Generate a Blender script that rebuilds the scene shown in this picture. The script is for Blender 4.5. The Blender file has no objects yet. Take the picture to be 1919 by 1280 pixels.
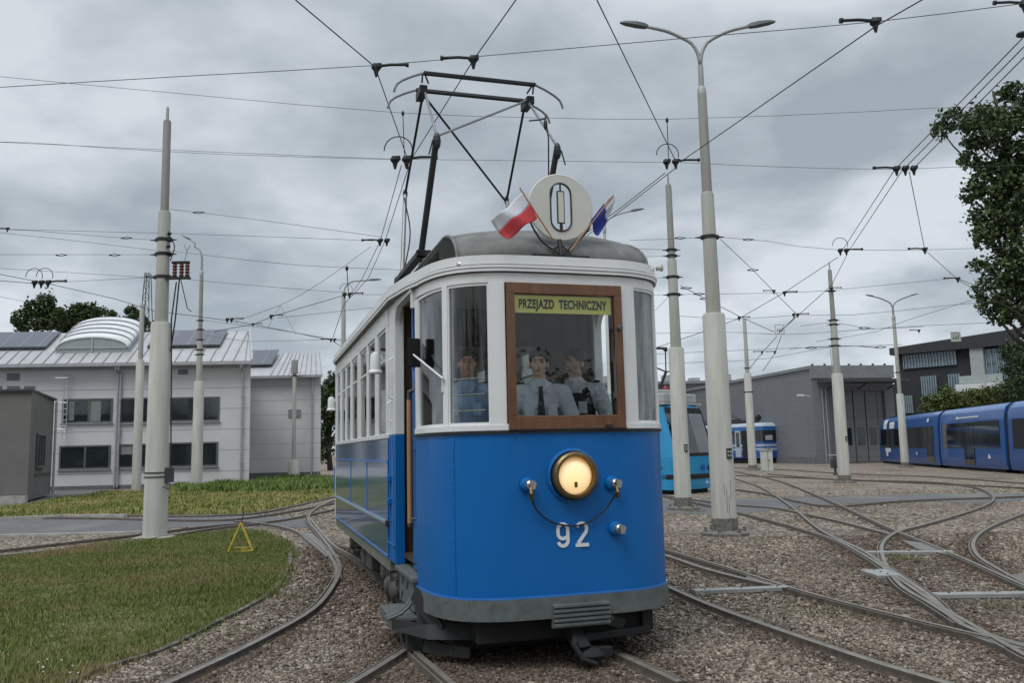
import bpy, bmesh, math, random
import numpy as np
from mathutils import Vector, Matrix
R = math.radians
sc = bpy.context.scene
C = bpy.context.collection
# ------------------------------------------------------------ camera
W0, H0, FPX = 1919.0, 1280.0, 1597.0
PITCH, ROLL, EYE = 0.1267, -0.0225, 1.6
cr, sr, cp, sp = math.cos(ROLL), math.sin(ROLL), math.cos(PITCH), math.sin(PITCH)
RX = Vector((1, 0, 0)); UP = Vector((0, -sp, cp)); FW = Vector((0, cp, sp))
CX = RX*cr + UP*sr; CY = UP*cr - RX*sr
cam = bpy.data.objects.new('camera', bpy.data.cameras.new('camera')); C.objects.link(cam)
M = Matrix((CX, CY, -FW)).transposed().to_4x4(); M.translation = Vector((0, 0, EYE))
cam.matrix_world = M
cam.data.sensor_width = 36; cam.data.lens = FPX/W0*36; cam.data.clip_end = 3000; cam.data.clip_start = .05
sc.camera = cam
# ------------------------------------------------------------ light
SUN_EL, SUN_AZ = R(58), R(212)      # azimuth measured clockwise from +Y: high, behind and left of the viewer
w = bpy.data.worlds.new('World'); sc.world = w; w.use_nodes = True
nt = w.node_tree; N = nt.nodes; Lk = nt.links; N.clear()
out = N.new('ShaderNodeOutputWorld'); bg = N.new('ShaderNodeBackground'); bg.inputs['Strength'].default_value = .1
sky = N.new('ShaderNodeTexSky'); sky.sky_type = 'NISHITA'; sky.sun_disc = False; sky.sun_elevation = SUN_EL; sky.sun_rotation = SUN_AZ
tc = N.new('ShaderNodeTexCoord'); sx = N.new('ShaderNodeSeparateXYZ'); Lk.new(tc.outputs['Generated'], sx.inputs[0])
def wm(op, a, b=None, c=None):
    n = N.new('ShaderNodeMath'); n.operation = op
    for i, q in enumerate((a, b, c)):
        if q is None: continue
        if isinstance(q, (int, float)): n.inputs[i].default_value = q
        else: Lk.new(q, n.inputs[i])
    return n.outputs[0]
zz = wm('ADD', wm('MAXIMUM', sx.outputs[2], 0.0), .27)
cb = N.new('ShaderNodeCombineXYZ'); Lk.new(wm('DIVIDE', sx.outputs[0], zz), cb.inputs[0]); Lk.new(wm('DIVIDE', sx.outputs[1], zz), cb.inputs[1])
def wnoise(scale, det, rough, dist, off):
    mp = N.new('ShaderNodeMapping'); mp.inputs['Location'].default_value = off; Lk.new(cb.outputs[0], mp.inputs[0])
    n = N.new('ShaderNodeTexNoise'); n.inputs['Scale'].default_value = scale; n.inputs['Detail'].default_value = det
    n.inputs['Roughness'].default_value = rough; n.inputs['Distortion'].default_value = dist; Lk.new(mp.outputs[0], n.inputs[0]); return n.outputs[0]
big = wnoise(1.45, 5, .5, .25, (3.1, 7.7, 0)); fine = wnoise(3.6, 7, .55, .2, (9.3, 1.2, 0))
cl = wm('ADD', wm('MULTIPLY', big, .74), wm('MULTIPLY', fine, .34))
rp = N.new('ShaderNodeValToRGB'); Lk.new(cl, rp.inputs[0])
e = rp.color_ramp.elements
e[0].position = .44; e[0].color = (.30, .345, .385, 1); e[1].position = .63; e[1].color = (.56, .605, .65, 1)
m_ = rp.color_ramp.elements.new(.52); m_.color = (.395, .44, .485, 1)
# brighter towards the horizon (thin far cloud), and towards the zenith as every overcast sky is
hz = wm('POWER', wm('SUBTRACT', 1.0, wm('MAXIMUM', sx.outputs[2], 0.0)), 7.0)
zen = N.new('ShaderNodeMapRange'); zen.interpolation_type = 'SMOOTHSTEP'; Lk.new(sx.outputs[2], zen.inputs[0])
zen.inputs[1].default_value = .52; zen.inputs[2].default_value = .95; zen.inputs[3].default_value = 0; zen.inputs[4].default_value = 1.6
gain = wm('MULTIPLY', wm('ADD', wm('ADD', wm('MULTIPLY', hz, .22), .97), zen.outputs[0]), 10.0)
vs = N.new('ShaderNodeVectorMath'); vs.operation = 'SCALE'; Lk.new(rp.outputs[0], vs.inputs[0]); Lk.new(gain, vs.inputs[3])
mx = N.new('ShaderNodeMix'); mx.data_type = 'RGBA'; mx.inputs[0].default_value = .95
Lk.new(sky.outputs[0], mx.inputs[6]); Lk.new(vs.outputs[0], mx.inputs[7])
Lk.new(mx.outputs[2], bg.inputs[0]); Lk.new(bg.outputs[0], out.inputs[0])
sun = bpy.data.objects.new('sun', bpy.data.lights.new('sun', 'SUN')); C.objects.link(sun)
sun.data.energy = 1.25; sun.data.angle = R(28); sun.data.color = (1, .985, .96)
sd = Vector((math.sin(SUN_AZ)*math.cos(SUN_EL), math.cos(SUN_AZ)*math.cos(SUN_EL), math.sin(SUN_EL)))
sun.rotation_euler = sd.to_track_quat('Z', 'Y').to_euler()
sc.view_settings.view_transform = 'Standard'; sc.view_settings.look = 'None'; sc.view_settings.exposure = 0.3; sc.view_settings.gamma = 1
sc.render.resolution_x = 1024; sc.render.resolution_y = 684
try:
    sc.cycles.max_bounces = 8; sc.cycles.transparent_max_bounces = 16
except Exception: pass
# ------------------------------------------------------------ survey helpers: sight lines of the site onto real planes
def ray(px, py):
    return (FW + CX*((px-959.5)/FPX) + CY*((640-py)/FPX))
def PZ(px, py, z=0.):
    d = ray(px, py); t = (z-EYE)/d.z; return Vector((d.x*t, d.y*t, z))
def PD(px, py, y):
    d = ray(px, py); t = y/d.y; return Vector((d.x*t, y, EYE+d.z*t))
TC = Vector((.407, 6.481, 0)); THD = -.2935
TA = Vector((math.sin(THD), math.cos(THD), 0)); TR = Vector((math.cos(THD), -math.sin(THD), 0))
def toT(q): d = q-TC; return Vector((d.dot(TR), d.dot(TA), q.z))
def TV(px, py, v=0.):     # on the tram's cross plane
    o = toT(Vector((0, 0, EYE))); e_ = toT(Vector((0, 0, EYE))+ray(px, py))-o; return o+e_*((v-o.y)/e_.y)
def TU(px, py, u=-1.05):  # on the tram's side plane
    o = toT(Vector((0, 0, EYE))); e_ = toT(Vector((0, 0, EYE))+ray(px, py))-o; return o+e_*((u-o.x)/e_.x)
# ------------------------------------------------------------ mesh helper
class MB:
    def __init__(s): s.v = []; s.f = []; s.m = []; s.cur = 0
    def add(s, vs, fs):
        b = len(s.v); s.v += [tuple(q) for q in vs]; s.f += [tuple(i+b for i in f) for f in fs]; s.m += [s.cur]*len(fs); return s
    def box(s, x0, x1, y0, y1, z0, z1):
        return s.add([(x0,y0,z0),(x1,y0,z0),(x1,y1,z0),(x0,y1,z0),(x0,y0,z1),(x1,y0,z1),(x1,y1,z1),(x0,y1,z1)],
                     [(0,3,2,1),(4,5,6,7),(0,1,5,4),(1,2,6,5),(2,3,7,6),(3,0,4,7)])
    def obox(s, c, ax, ay, az):      # centre and three half-axis vectors
        c = Vector(c); ax = Vector(ax); ay = Vector(ay); az = Vector(az)
        q = [c+ax*i+ay*j+az*k for k in (-1,1) for j in (-1,1) for i in (-1,1)]
        return s.add(q, [(0,2,3,1),(4,5,7,6),(0,1,5,4),(1,3,7,5),(3,2,6,7),(2,0,4,6)])
    def bar(s, a, b, w_, h_, up=(0,0,1)):
        a = Vector(a); b = Vector(b); d = (b-a); L = d.length; d.normalize(); u = Vector(up)
        if abs(d.dot(u)) > .95: u = Vector((0, 1, 0))
        sd_ = d.cross(u).normalized(); u = sd_.cross(d).normalized()
        return s.obox((a+b)/2, d*L/2, sd_*w_/2, u*h_/2)
    def tube(s, pts, r, n=8, closed=False, caps=True):
        pts = [Vector(p) for p in pts]; k = len(pts); rs = r if isinstance(r, (list, tuple)) else [r]*k
        vs = []; pn = None
        for i, p in enumerate(pts):
            a = pts[(i-1) % k] if (closed or i > 0) else p; b = pts[(i+1) % k] if (closed or i < k-1) else p
            t = (b-a).normalized()
            if pn is None:
                pn = t.cross(Vector((0,0,1)) if abs(t.z) < .9 else Vector((1,0,0))).normalized()
            else:
                pn = (pn - t*pn.dot(t)).normalized()
            bn = t.cross(pn)
            for j in range(n):
                an = 2*math.pi*j/n; vs.append(p + (pn*math.cos(an)+bn*math.sin(an))*rs[i])
        fs = []
        for i in range(k if closed else k-1):
            for j in range(n):
                a = i*n+j; b = i*n+(j+1) % n; c = ((i+1) % k)*n+(j+1) % n; d = ((i+1) % k)*n+j; fs.append((a,b,c,d))
        if caps and not closed: fs += [tuple(range(n))[::-1], tuple(range((k-1)*n, k*n))]
        return s.add(vs, fs)
    def lathe(s, prof, o=(0,0,0), axis=(0,0,1), n=24):   # prof: (radius, distance along the axis)
        o = Vector(o); ax = Vector(axis).normalized(); e1 = ax.cross(Vector((0,0,1)) if abs(ax.z) < .9 else Vector((1,0,0))).normalized(); e2 = ax.cross(e1)
        vs = []
        for r, h in prof:
            for j in range(n):
                a = 2*math.pi*j/n; vs.append(o+ax*h+(e1*math.cos(a)+e2*math.sin(a))*max(r, 1e-4))
        fs = [(i*n+j, i*n+(j+1) % n, (i+1)*n+(j+1) % n, (i+1)*n+j) for i in range(len(prof)-1) for j in range(n)]
        fs += [tuple(range(n))[::-1], tuple(range((len(prof)-1)*n, len(prof)*n))]
        return s.add(vs, fs)
    def ball(s, c, rx, ry=None, rz=None, n=12, m=8, rot=None):
        ry = ry or rx; rz = rz or rx; c = Vector(c); vs = []
        for i in range(m+1):
            t = math.pi*i/m
            for j in range(n):
                a = 2*math.pi*j/n; q = Vector((rx*math.sin(t)*math.cos(a), ry*math.sin(t)*math.sin(a), rz*math.cos(t)))
                if rot: q = rot @ q
                vs.append(c+q)
        return s.add(vs, [(i*n+j, (i+1)*n+j, (i+1)*n+(j+1) % n, i*n+(j+1) % n) for i in range(m) for j in range(n)])
    def capsule(s, a, b, ra, rb, n=12):
        a = Vector(a); b = Vector(b); d = b-a; L = max(d.length, 1e-4); pr = []
        for i in range(5): t = math.pi/2*(1-i/4); pr.append((ra*math.cos(t), -ra*math.sin(t)))
        for i in range(5): t = math.pi/2*i/4; pr.append((rb*math.cos(t), L+rb*math.sin(t)))
        return s.lathe(pr, a, d, n)
    def sheet(s, grid, flip=False):     # grid[i][j]
        n = len(grid); k = len(grid[0]); vs = [q for r_ in grid for q in r_]
        fs = [(i*k+j, i*k+j+1, (i+1)*k+j+1, (i+1)*k+j) for i in range(n-1) for j in range(k-1)]
        if flip: fs = [f[::-1] for f in fs]
        return s.add(vs, fs)
    def sweep(s, line, prof, mats=None, closed_prof=True):  # line: 2-D+z points; prof: (side offset, dz)
        line = [Vector(p) for p in line]; k = len(line); n = len(prof); vs = []
        for i, p in enumerate(line):
            a = line[max(i-1, 0)]; b = line[min(i+1, k-1)]; t = Vector((b.x-a.x, b.y-a.y, 0)).normalized(); sd_ = Vector((t.y, -t.x, 0))
            for o, dz in prof: vs.append(p+sd_*o+Vector((0,0,dz)))
        fs = []; ms = []
        for i in range(k-1):
            for j in range(n if closed_prof else n-1):
                fs.append((i*n+j, i*n+(j+1) % n, (i+1)*n+(j+1) % n, (i+1)*n+j)); ms.append(mats[j] if mats else s.cur)
        if closed_prof: fs += [tuple(range(n))[::-1], tuple(range((k-1)*n, k*n))]; ms += [ms[0], ms[0]]
        b0 = len(s.m); s.add(vs, fs); s.m[b0:] = ms; return s
    def prism(s, poly, z0, z1):
        n = len(poly); vs = [(p[0], p[1], z0) for p in poly]+[(p[0], p[1], z1) for p in poly]
        return s.add(vs, [tuple(range(n))[::-1], tuple(range(n, 2*n))]+[(i, (i+1) % n, n+(i+1) % n, n+i) for i in range(n)])
    def build(s, name, mat_, parent=None, smooth=False, bevel=0, kind=None, xf=None, fixn=False):
        me = bpy.data.meshes.new(name); me.from_pydata(s.v, [], s.f)
        if fixn:
            bm = bmesh.new(); bm.from_mesh(me); bmesh.ops.recalc_face_normals(bm, faces=bm.faces); bm.to_mesh(me); bm.free()
        for q in (mat_ if isinstance(mat_, (list, tuple)) else [mat_]): me.materials.append(q)
        if any(s.m): me.polygons.foreach_set('material_index', s.m)
        if smooth: me.polygons.foreach_set('use_smooth', [True]*len(me.polygons))
        me.update(); o = bpy.data.objects.new(name, me); C.objects.link(o)
        if parent: o.parent = parent
        if smooth == 'auto':
            try: me.set_sharp_from_angle(angle=R(35))
            except Exception: pass
        if bevel:
            b = o.modifiers.new('bevel', 'BEVEL'); b.width = bevel; b.segments = 2; b.limit_method = 'ANGLE'; b.angle_limit = R(40)
        if kind: o['kind'] = kind
        if xf: o.matrix_world = xf
        return o
def tag(o, label, cat, group=None):
    o['label'] = label; o['category'] = cat
    if group: o['group'] = group
    return o
def thing(name, label, cat, loc=(0,0,0), rotz=0, group=None):
    o = bpy.data.objects.new(name, None); C.objects.link(o); o.location = loc; o.rotation_euler = (0,0,rotz); o.empty_display_size = .3
    return tag(o, label, cat, group)
def catmull(P, step=.3):
    P = [Vector(p) for p in P]; o = []
    for i in range(len(P)-1):
        p0 = P[i-1] if i else P[0]*2-P[1]; p1 = P[i]; p2 = P[i+1]; p3 = P[i+2] if i+2 < len(P) else P[-1]*2-P[-2]
        n = max(2, int((p2-p1).length/step))
        # centripetal-ish: scale end tangents so that unequal spans stay smooth
        a = (p1-p0).length**.5+1e-6; b = (p2-p1).length**.5+1e-6; c = (p3-p2).length**.5+1e-6
        m1 = ((p1-p0)/a-(p2-p0)/(a+b)+(p2-p1)/b)*b; m2 = ((p2-p1)/b-(p3-p1)/(b+c)+(p3-p2)/c)*b
        for k in range(n):
            t = k/n; t2 = t*t; t3 = t2*t
            o.append(p1*(2*t3-3*t2+1)+m1*(t3-2*t2+t)+p2*(-2*t3+3*t2)+m2*(t3-t2))
    o.append(P[-1]); return o
# ------------------------------------------------------------ materials
MATS = {}
def mat(name, col, rough=.6, metal=0, var=.12, scale=3., bump=0., bscale=40., coat=0, col2=None, detail=5, spec=.5, obj=True, stretch=None, emis=None, estr=0):
    if name in MATS: return MATS[name]
    m = bpy.data.materials.new(name); m.use_nodes = True; t = m.node_tree; P = t.nodes['Principled BSDF']
    P.inputs['Roughness'].default_value = rough; P.inputs['Metallic'].default_value = metal
    P.inputs['Specular IOR Level'].default_value = spec
    if coat: P.inputs['Coat Weight'].default_value = coat; P.inputs['Coat Roughness'].default_value = .06
    tc_ = t.nodes.new('ShaderNodeTexCoord'); src = tc_.outputs['Object' if obj else 'Generated']
    if stretch:
        mp = t.nodes.new('ShaderNodeMapping'); mp.inputs['Scale'].default_value = stretch; t.links.new(src, mp.inputs[0]); src = mp.outputs[0]
    n = t.nodes.new('ShaderNodeTexNoise'); n.inputs['Scale'].default_value = scale; n.inputs['Detail'].default_value = detail; n.inputs['Roughness'].default_value = .6
    t.links.new(src, n.inputs[0])
    rp_ = t.nodes.new('ShaderNodeValToRGB'); t.links.new(n.outputs[0], rp_.inputs[0])
    c2 = col2 or tuple(min(1, c*(1+var)) for c in col); c1 = col if col2 else tuple(c*(1-var) for c in col)
    rp_.color_ramp.elements[0].position = .32; rp_.color_ramp.elements[1].position = .68
    rp_.color_ramp.elements[0].color = (*c1, 1); rp_.color_ramp.elements[1].color = (*c2, 1)
    t.links.new(rp_.outputs[0], P.inputs['Base Color'])
    if bump:
        nb = t.nodes.new('ShaderNodeTexNoise'); nb.inputs['Scale'].default_value = bscale; nb.inputs['Detail'].default_value = 4; t.links.new(src, nb.inputs[0])
        bp = t.nodes.new('ShaderNodeBump'); bp.inputs['Strength'].default_value = bump; bp.inputs['Distance'].default_value = .02
        t.links.new(nb.outputs[0], bp.inputs['Height']); t.links.new(bp.outputs[0], P.inputs['Normal'])
    if emis: P.inputs['Emission Color'].default_value = (*emis, 1); P.inputs['Emission Strength'].default_value = estr
    MATS[name] = m; return m
def glass(name, tint=(.9,.93,.93), ior=1.5, rough=.01, boost=1.0, base=.0):
    if name in MATS: return MATS[name]
    m = bpy.data.materials.new(name); m.use_nodes = True; t = m.node_tree; t.nodes.clear()
    o = t.nodes.new('ShaderNodeOutputMaterial'); tr = t.nodes.new('ShaderNodeBsdfTransparent'); tr.inputs[0].default_value = (*tint, 1)
    g = t.nodes.new('ShaderNodeBsdfGlossy'); g.inputs['Roughness'].default_value = rough
    f = t.nodes.new('ShaderNodeFresnel'); f.inputs[0].default_value = ior
    a = t.nodes.new('ShaderNodeMath'); a.operation = 'MULTIPLY_ADD'; a.inputs[1].default_value = boost; a.inputs[2].default_value = base; a.use_clamp = True
    n = t.nodes.new('ShaderNodeTexNoise'); n.inputs['Scale'].default_value = 2.2; tc_ = t.nodes.new('ShaderNodeTexCoord'); t.links.new(tc_.outputs['Object'], n.inputs[0])
    bp = t.nodes.new('ShaderNodeBump'); bp.inputs['Strength'].default_value = .05; bp.inputs['Distance'].default_value = .02; t.links.new(n.outputs[0], bp.inputs['Height']); t.links.new(bp.outputs[0], g.inputs['Normal'])
    x = t.nodes.new('ShaderNodeMixShader'); t.links.new(f.outputs[0], a.inputs[0]); t.links.new(a.outputs[0], x.inputs[0])
    t.links.new(tr.outputs[0], x.inputs[1]); t.links.new(g.outputs[0], x.inputs[2]); t.links.new(x.outputs[0], o.inputs[0]); MATS[name] = m; return m
def lined(name, col, axis, spacing, width, linecol, rough=.5, var=.06, spec=.4, metal=0, off=0.):
    m = mat(name, col, rough, metal, var, .6, spec=spec); t = m.node_tree
    if m.get('lined'): return m
    m['lined'] = 1; P = t.nodes['Principled BSDF']; src = P.inputs['Base Color'].links[0].from_socket
    tc_ = t.nodes.new('ShaderNodeTexCoord'); s = t.nodes.new('ShaderNodeSeparateXYZ'); t.links.new(tc_.outputs['Object'], s.inputs[0])
    def mm(op, a, b):
        n = t.nodes.new('ShaderNodeMath'); n.operation = op
        for i, q in enumerate((a, b)):
            if isinstance(q, (int, float)): n.inputs[i].default_value = q
            else: t.links.new(q, n.inputs[i])
        return n.outputs[0]
    fr = mm('FRACT', mm('DIVIDE', mm('ADD', s.outputs[axis], 100+off), spacing), 0); ls = mm('LESS_THAN', fr, width/spacing)
    x = t.nodes.new('ShaderNodeMix'); x.data_type = 'RGBA'; t.links.new(ls, x.inputs[0]); t.links.new(src, x.inputs[6]); x.inputs[7].default_value = (*linecol, 1)
    t.links.new(x.outputs[2], P.inputs['Base Color']); return m
def island(name, cols, rough=.9, spec=.3, var=None, trans=0, patch=None):   # a colour picked per loose stone or leaf
    if name in MATS: return MATS[name]
    m = bpy.data.materials.new(name); m.use_nodes = True; t = m.node_tree; P = t.nodes['Principled BSDF']
    P.inputs['Roughness'].default_value = rough; P.inputs['Specular IOR Level'].default_value = spec
    g = t.nodes.new('ShaderNodeNewGeometry'); rp_ = t.nodes.new('ShaderNodeValToRGB'); t.links.new(g.outputs['Random Per Island'], rp_.inputs[0])
    e_ = rp_.color_ramp.elements
    for i, c in enumerate(cols):
        p_ = i/(len(cols)-1)
        q = e_[0] if i == 0 else (e_[-1] if i == len(cols)-1 else e_.new(p_)); q.position = p_ if i < len(cols)-1 else 1.0; q.color = (*c, 1)
    res = rp_.outputs[0]
    if patch:   # broad patches of another colour over the field
        pc, ps, lo, hi = patch
        tc_ = t.nodes.new('ShaderNodeTexCoord'); n = t.nodes.new('ShaderNodeTexNoise'); n.inputs['Scale'].default_value = ps; n.inputs['Detail'].default_value = 5; t.links.new(tc_.outputs['Object'], n.inputs[0])
        mr = t.nodes.new('ShaderNodeMapRange'); t.links.new(n.outputs[0], mr.inputs[0]); mr.inputs[1].default_value = lo; mr.inputs[2].default_value = hi
        x = t.nodes.new('ShaderNodeMix'); x.data_type = 'RGBA'; t.links.new(mr.outputs[0], x.inputs[0]); t.links.new(res, x.inputs[6]); x.inputs[7].default_value = (*pc, 1); res = x.outputs[2]
    t.links.new(res, P.inputs['Base Color'])
    MATS[name] = m; return m
def textmesh(txt, size, mat_, name, parent, loc, rot, sxy=(1, 1), offset=0., extrude=.002, align='CENTER', spacing=1.):
    cu = bpy.data.curves.new('txt', 'FONT'); cu.body = txt; cu.size = size; cu.align_x = align; cu.align_y = 'CENTER'; cu.offset = offset; cu.extrude = extrude; cu.space_character = spacing
    o = bpy.data.objects.new('tmp', cu); C.objects.link(o); bpy.context.view_layer.update()
    me = bpy.data.meshes.new_from_object(o.evaluated_get(bpy.context.evaluated_depsgraph_get())); bpy.data.objects.remove(o)
    me.materials.clear(); me.materials.append(mat_); me.transform(Matrix.Diagonal((sxy[0], sxy[1], 1, 1)))
    q = bpy.data.objects.new(name, me); C.objects.link(q); q.parent = parent; q.location = loc; q.rotation_euler = rot; return q
# ============================================================ THE GROUND
def ground_mat(name, cols, scales, bump=.5, rough=.95, patch=None):
    m = bpy.data.materials.new(name); m.use_nodes = True; t = m.node_tree; P = t.nodes['Principled BSDF']; P.inputs['Roughness'].default_value = rough; P.inputs['Specular IOR Level'].default_value = .2
    tc_ = t.nodes.new('ShaderNodeTexCoord')
    v = t.nodes.new('ShaderNodeTexVoronoi'); v.inputs['Scale'].default_value = scales[0]; t.links.new(tc_.outputs['Object'], v.inputs[0])
    sp_ = t.nodes.new('ShaderNodeSeparateColor'); t.links.new(v.outputs['Color'], sp_.inputs[0])
    n = t.nodes.new('ShaderNodeTexNoise'); n.inputs['Scale'].default_value = scales[1]; n.inputs['Detail'].default_value = 8; n.inputs['Roughness'].default_value = .7; t.links.new(tc_.outputs['Object'], n.inputs[0])
    a = t.nodes.new('ShaderNodeMath'); a.operation = 'MULTIPLY_ADD'; t.links.new(sp_.outputs[0], a.inputs[0]); a.inputs[1].default_value = .5; 
    b = t.nodes.new('ShaderNodeMath'); b.operation = 'MULTIPLY'; t.links.new(n.outputs[0], b.inputs[0]); b.inputs[1].default_value = .55; t.links.new(b.outputs[0], a.inputs[2])
    rp_ = t.nodes.new('ShaderNodeValToRGB'); t.links.new(a.outputs[0], rp_.inputs[0]); e_ = rp_.color_ramp.elements
    e_[0].position = .2; e_[0].color = (*cols[0], 1); e_[1].position = .8; e_[1].color = (*cols[-1], 1)
    if len(cols) > 2: q = e_.new(.5); q.color = (*cols[1], 1)
    res = rp_.outputs[0]
    if patch:
        pc, ps, lo, hi = patch
        n2 = t.nodes.new('ShaderNodeTexNoise'); n2.inputs['Scale'].default_value = ps; n2.inputs['Detail'].default_value = 6; t.links.new(tc_.outputs['Object'], n2.inputs[0])
        mr = t.nodes.new('ShaderNodeMapRange'); t.links.new(n2.outputs[0], mr.inputs[0]); mr.inputs[1].default_value = lo; mr.inputs[2].default_value = hi; mr.inputs[4].default_value = .8
        x = t.nodes.new('ShaderNodeMix'); x.data_type = 'RGBA'; t.links.new(mr.outputs[0], x.inputs[0]); t.links.new(res, x.inputs[6]); x.inputs[7].default_value = (*pc, 1); res = x.outputs[2]
    t.links.new(res, P.inputs['Base Color'])
    bp = t.nodes.new('ShaderNodeBump'); bp.inputs['Strength'].default_value = bump; bp.inputs['Distance'].default_value = .03; t.links.new(a.outputs[0], bp.inputs['Height']); t.links.new(bp.outputs[0], P.inputs['Normal']); return m
m_ballast = ground_mat('ballast', [(.05,.040,.031), (.18,.147,.115), (.42,.36,.295)], (17, 7), .9, patch=((.085,.068,.053), .35, .5, .75))
m_soil = ground_mat('soil', [(.07,.085,.03), (.12,.13,.055), (.2,.18,.09)], (9, 1.2), .4)
m_asph = ground_mat('asphalt', [(.085,.085,.09), (.125,.125,.13), (.17,.168,.165)], (60, 1.5), .15, patch=((.2,.19,.175), .5, .52, .72))
m_conc = mat('kerb_concrete', (.34,.33,.3), .9, var=.25, scale=2.5, bump=.3, bscale=60)
def sheet(name, poly, z, m, h=None):
    b = MB(); b.add([(p[0], p[1], z) for p in poly], [tuple(range(len(poly)))]); return b.build(name, m, kind='structure')
sheet('ground', [(-900,-300),(900,-300),(900,1400),(-900,1400)], 0, m_ballast)
# grassed island on the left with its edging
KERB = catmull([PZ(*p) for p in [(60,1330),(141,1280),(179,1262),(292,1228),(395,1176),(481,1132),(516,1104),(536,1074),(544,1045),(530,1016)]], .25)
TOPE = catmull([PZ(*p) for p in [(530,1016),(500,1003),(450,996),(380,1003),(300,1010),(200,1022),(0,1047),(-300,1085)]], .4)
ISL = [(p.x, p.y) for p in KERB+TOPE[1:]]+[(-9,4.2),(-3.2,3.4)]
sheet('grass_soil', ISL, .012, m_soil)
b = MB(); b.sweep([Vector((p.x, p.y, 0)) for p in KERB+TOPE[1:14]], [(-.03,-.02),(-.03,.035),(.03,.035),(.03,-.02)]); b.build('kerb', mat('old_edging', (.13,.12,.10), .95, var=.45, scale=5, bump=.4, bscale=50), kind='structure')
# road crossing on the left, and the upper grass strip in front of the buildings
RD = [PZ(*p) for p in [(-260,982),(0,976),(240,972),(330,967),(460,966),(560,972),(600,985),(560,990),(500,987),(430,984),(330,990),(240,1001),(0,1006),(-260,1012)]]
sheet('road', [(p.x, p.y) for p in RD], .006, m_asph)
b = MB(); b.sweep([PZ(*p) for p in [(-200,981),(0,977),(120,972),(235,971)]], [(-.1,0),(-.1,.1),(.08,.1),(.08,0)])
b.sweep([PZ(*p) for p in [(-200,1013),(0,1007),(240,1001),(265,1000)]], [(-.06,0),(-.06,.05),(.06,.05),(.06,0)]); b.build('road_kerb', m_conc, kind='structure')
UP_ = [PZ(*p) for p in [(-300,974),(0,973),(230,968),(300,966),(465,964),(545,948),(600,938),(632,931),(632,906),(600,900),(520,902),(470,908),(440,914),(300,916),(250,921),(140,931),(60,946),(0,953),(-300,960)]]
sheet('verge_soil', [(p.x, p.y) for p in UP_], .012, m_soil)
sheet('pavement', [(p.x, p.y) for p in [PZ(*q) for q in [(-200,958),(0,952),(60,945),(140,932),(250,925),(250,919),(100,919),(0,919),(-200,919)]]], .02, m_asph)
# road crossing on the right, under the wires
XR = [(p.x, p.y) for p in [PZ(*q) for q in [(1230,962),(1380,966),(1500,949),(1600,944),(1700,940),(1860,944),(1960,935),(1960,926),(1860,925),(1700,927),(1560,932),(1440,934),(1380,935),(1230,938)]]]
sheet('asphalt_crossing', XR, .005, m_asph)
# ------------------------------------------------------------ rails
m_steel = mat('rail_steel', (.21,.19,.162), .5, .35, var=.25, scale=9, stretch=(1,1,1), spec=.6)
m_rust = mat('rail_rust', (.085,.068,.055), .9, var=.35, scale=12)
m_crossing = mat('crossing_steel', (.20,.19,.175), .5, .5, var=.2, scale=6)
RP = [(-.050,-.01),(-.036,.02),(-.032,.052),(.018,.055),(.022,.030),(.040,.030),(.043,.048),(.055,.048),(.066,-.01)]
RM = [1,1,0,1,1,1,0,1,1]
RAILS = []
def rail(pts, flip=False, wide=False):
    L = catmull([PZ(x, y, .05) for x, y in pts], .3); L = [Vector((p.x, p.y, 0.0)) for p in L]
    pr = [(-a, c) for a, c in RP] if flip else RP
    if flip: pr = pr[::-1]; ms = [1,0,1,1,1,0,1,1,1]
    else: ms = RM
    if wide: pr = [(a*1.8, c) for a, c in pr]
    b = MB(); b.sweep(L, pr, ms); o = b.build('tram_rail', [m_steel, m_rust], kind='structure'); RAILS.append(L); return o
rail([(700,905),(880,941),(1060,980),(1200,1016),(1251,1031),(1322,1052),(1395,1074),(1475,1100),(1584,1130),(1694,1157),(1803,1183),(1919,1208),(2100,1245)])
rail([(1200,1028),(1251,1042),(1322,1066),(1400,1086),(1475,1102)], True)
rail([(700,922),(860,957),(1040,1010),(1170,1062),(1258,1102),(1329,1133),(1439,1173),(1548,1210),(1657,1246),(1796,1287),(1900,1320)], True)
rail([(1000,893),(1150,913),(1300,941),(1380,959),(1548,1006),(1621,1042),(1694,1092),(1766,1140),(1839,1182),(1919,1228),(2040,1285)])
rail([(1377,896),(1424,912),(1478,945),(1548,999),(1621,1034),(1665,1064),(1748,1120),(1803,1170),(1870,1196),(1960,1222)], True)
rail([(1200,850+14),(1300,872),(1380,884),(1453,899),(1566,943),(1675,993),(1766,1030),(1839,1062),(1919,1098),(2050,1155)])
rail([(1050,905),(1200,922),(1300,936),(1380,946),(1450,951),(1511,963),(1584,979),(1668,1001)], True)
rail([(1440,888),(1584,899),(1740,903),(1817,911),(1853,923),(1860,938),(1825,955),(1735,982),(1683,996),(1655,1016),(1655,1048),(1690,1100),(1740,1130),(1800,1168)])
rail([(1980,945),(1919,962),(1850,990),(1824,1014),(1833,1043),(1876,1070),(1919,1093),(1990,1125)])
rail([(1370,876),(1450,879),(1600,888),(1750,893),(1919,905),(2050,912)], True)
rail([(1380,891),(1470,894),(1640,901),(1800,908),(1919,914),(2050,922)])
rail([(1380,917),(1440,926),(1500,940),(1560,948),(1700,938),(1919,930)])
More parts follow.
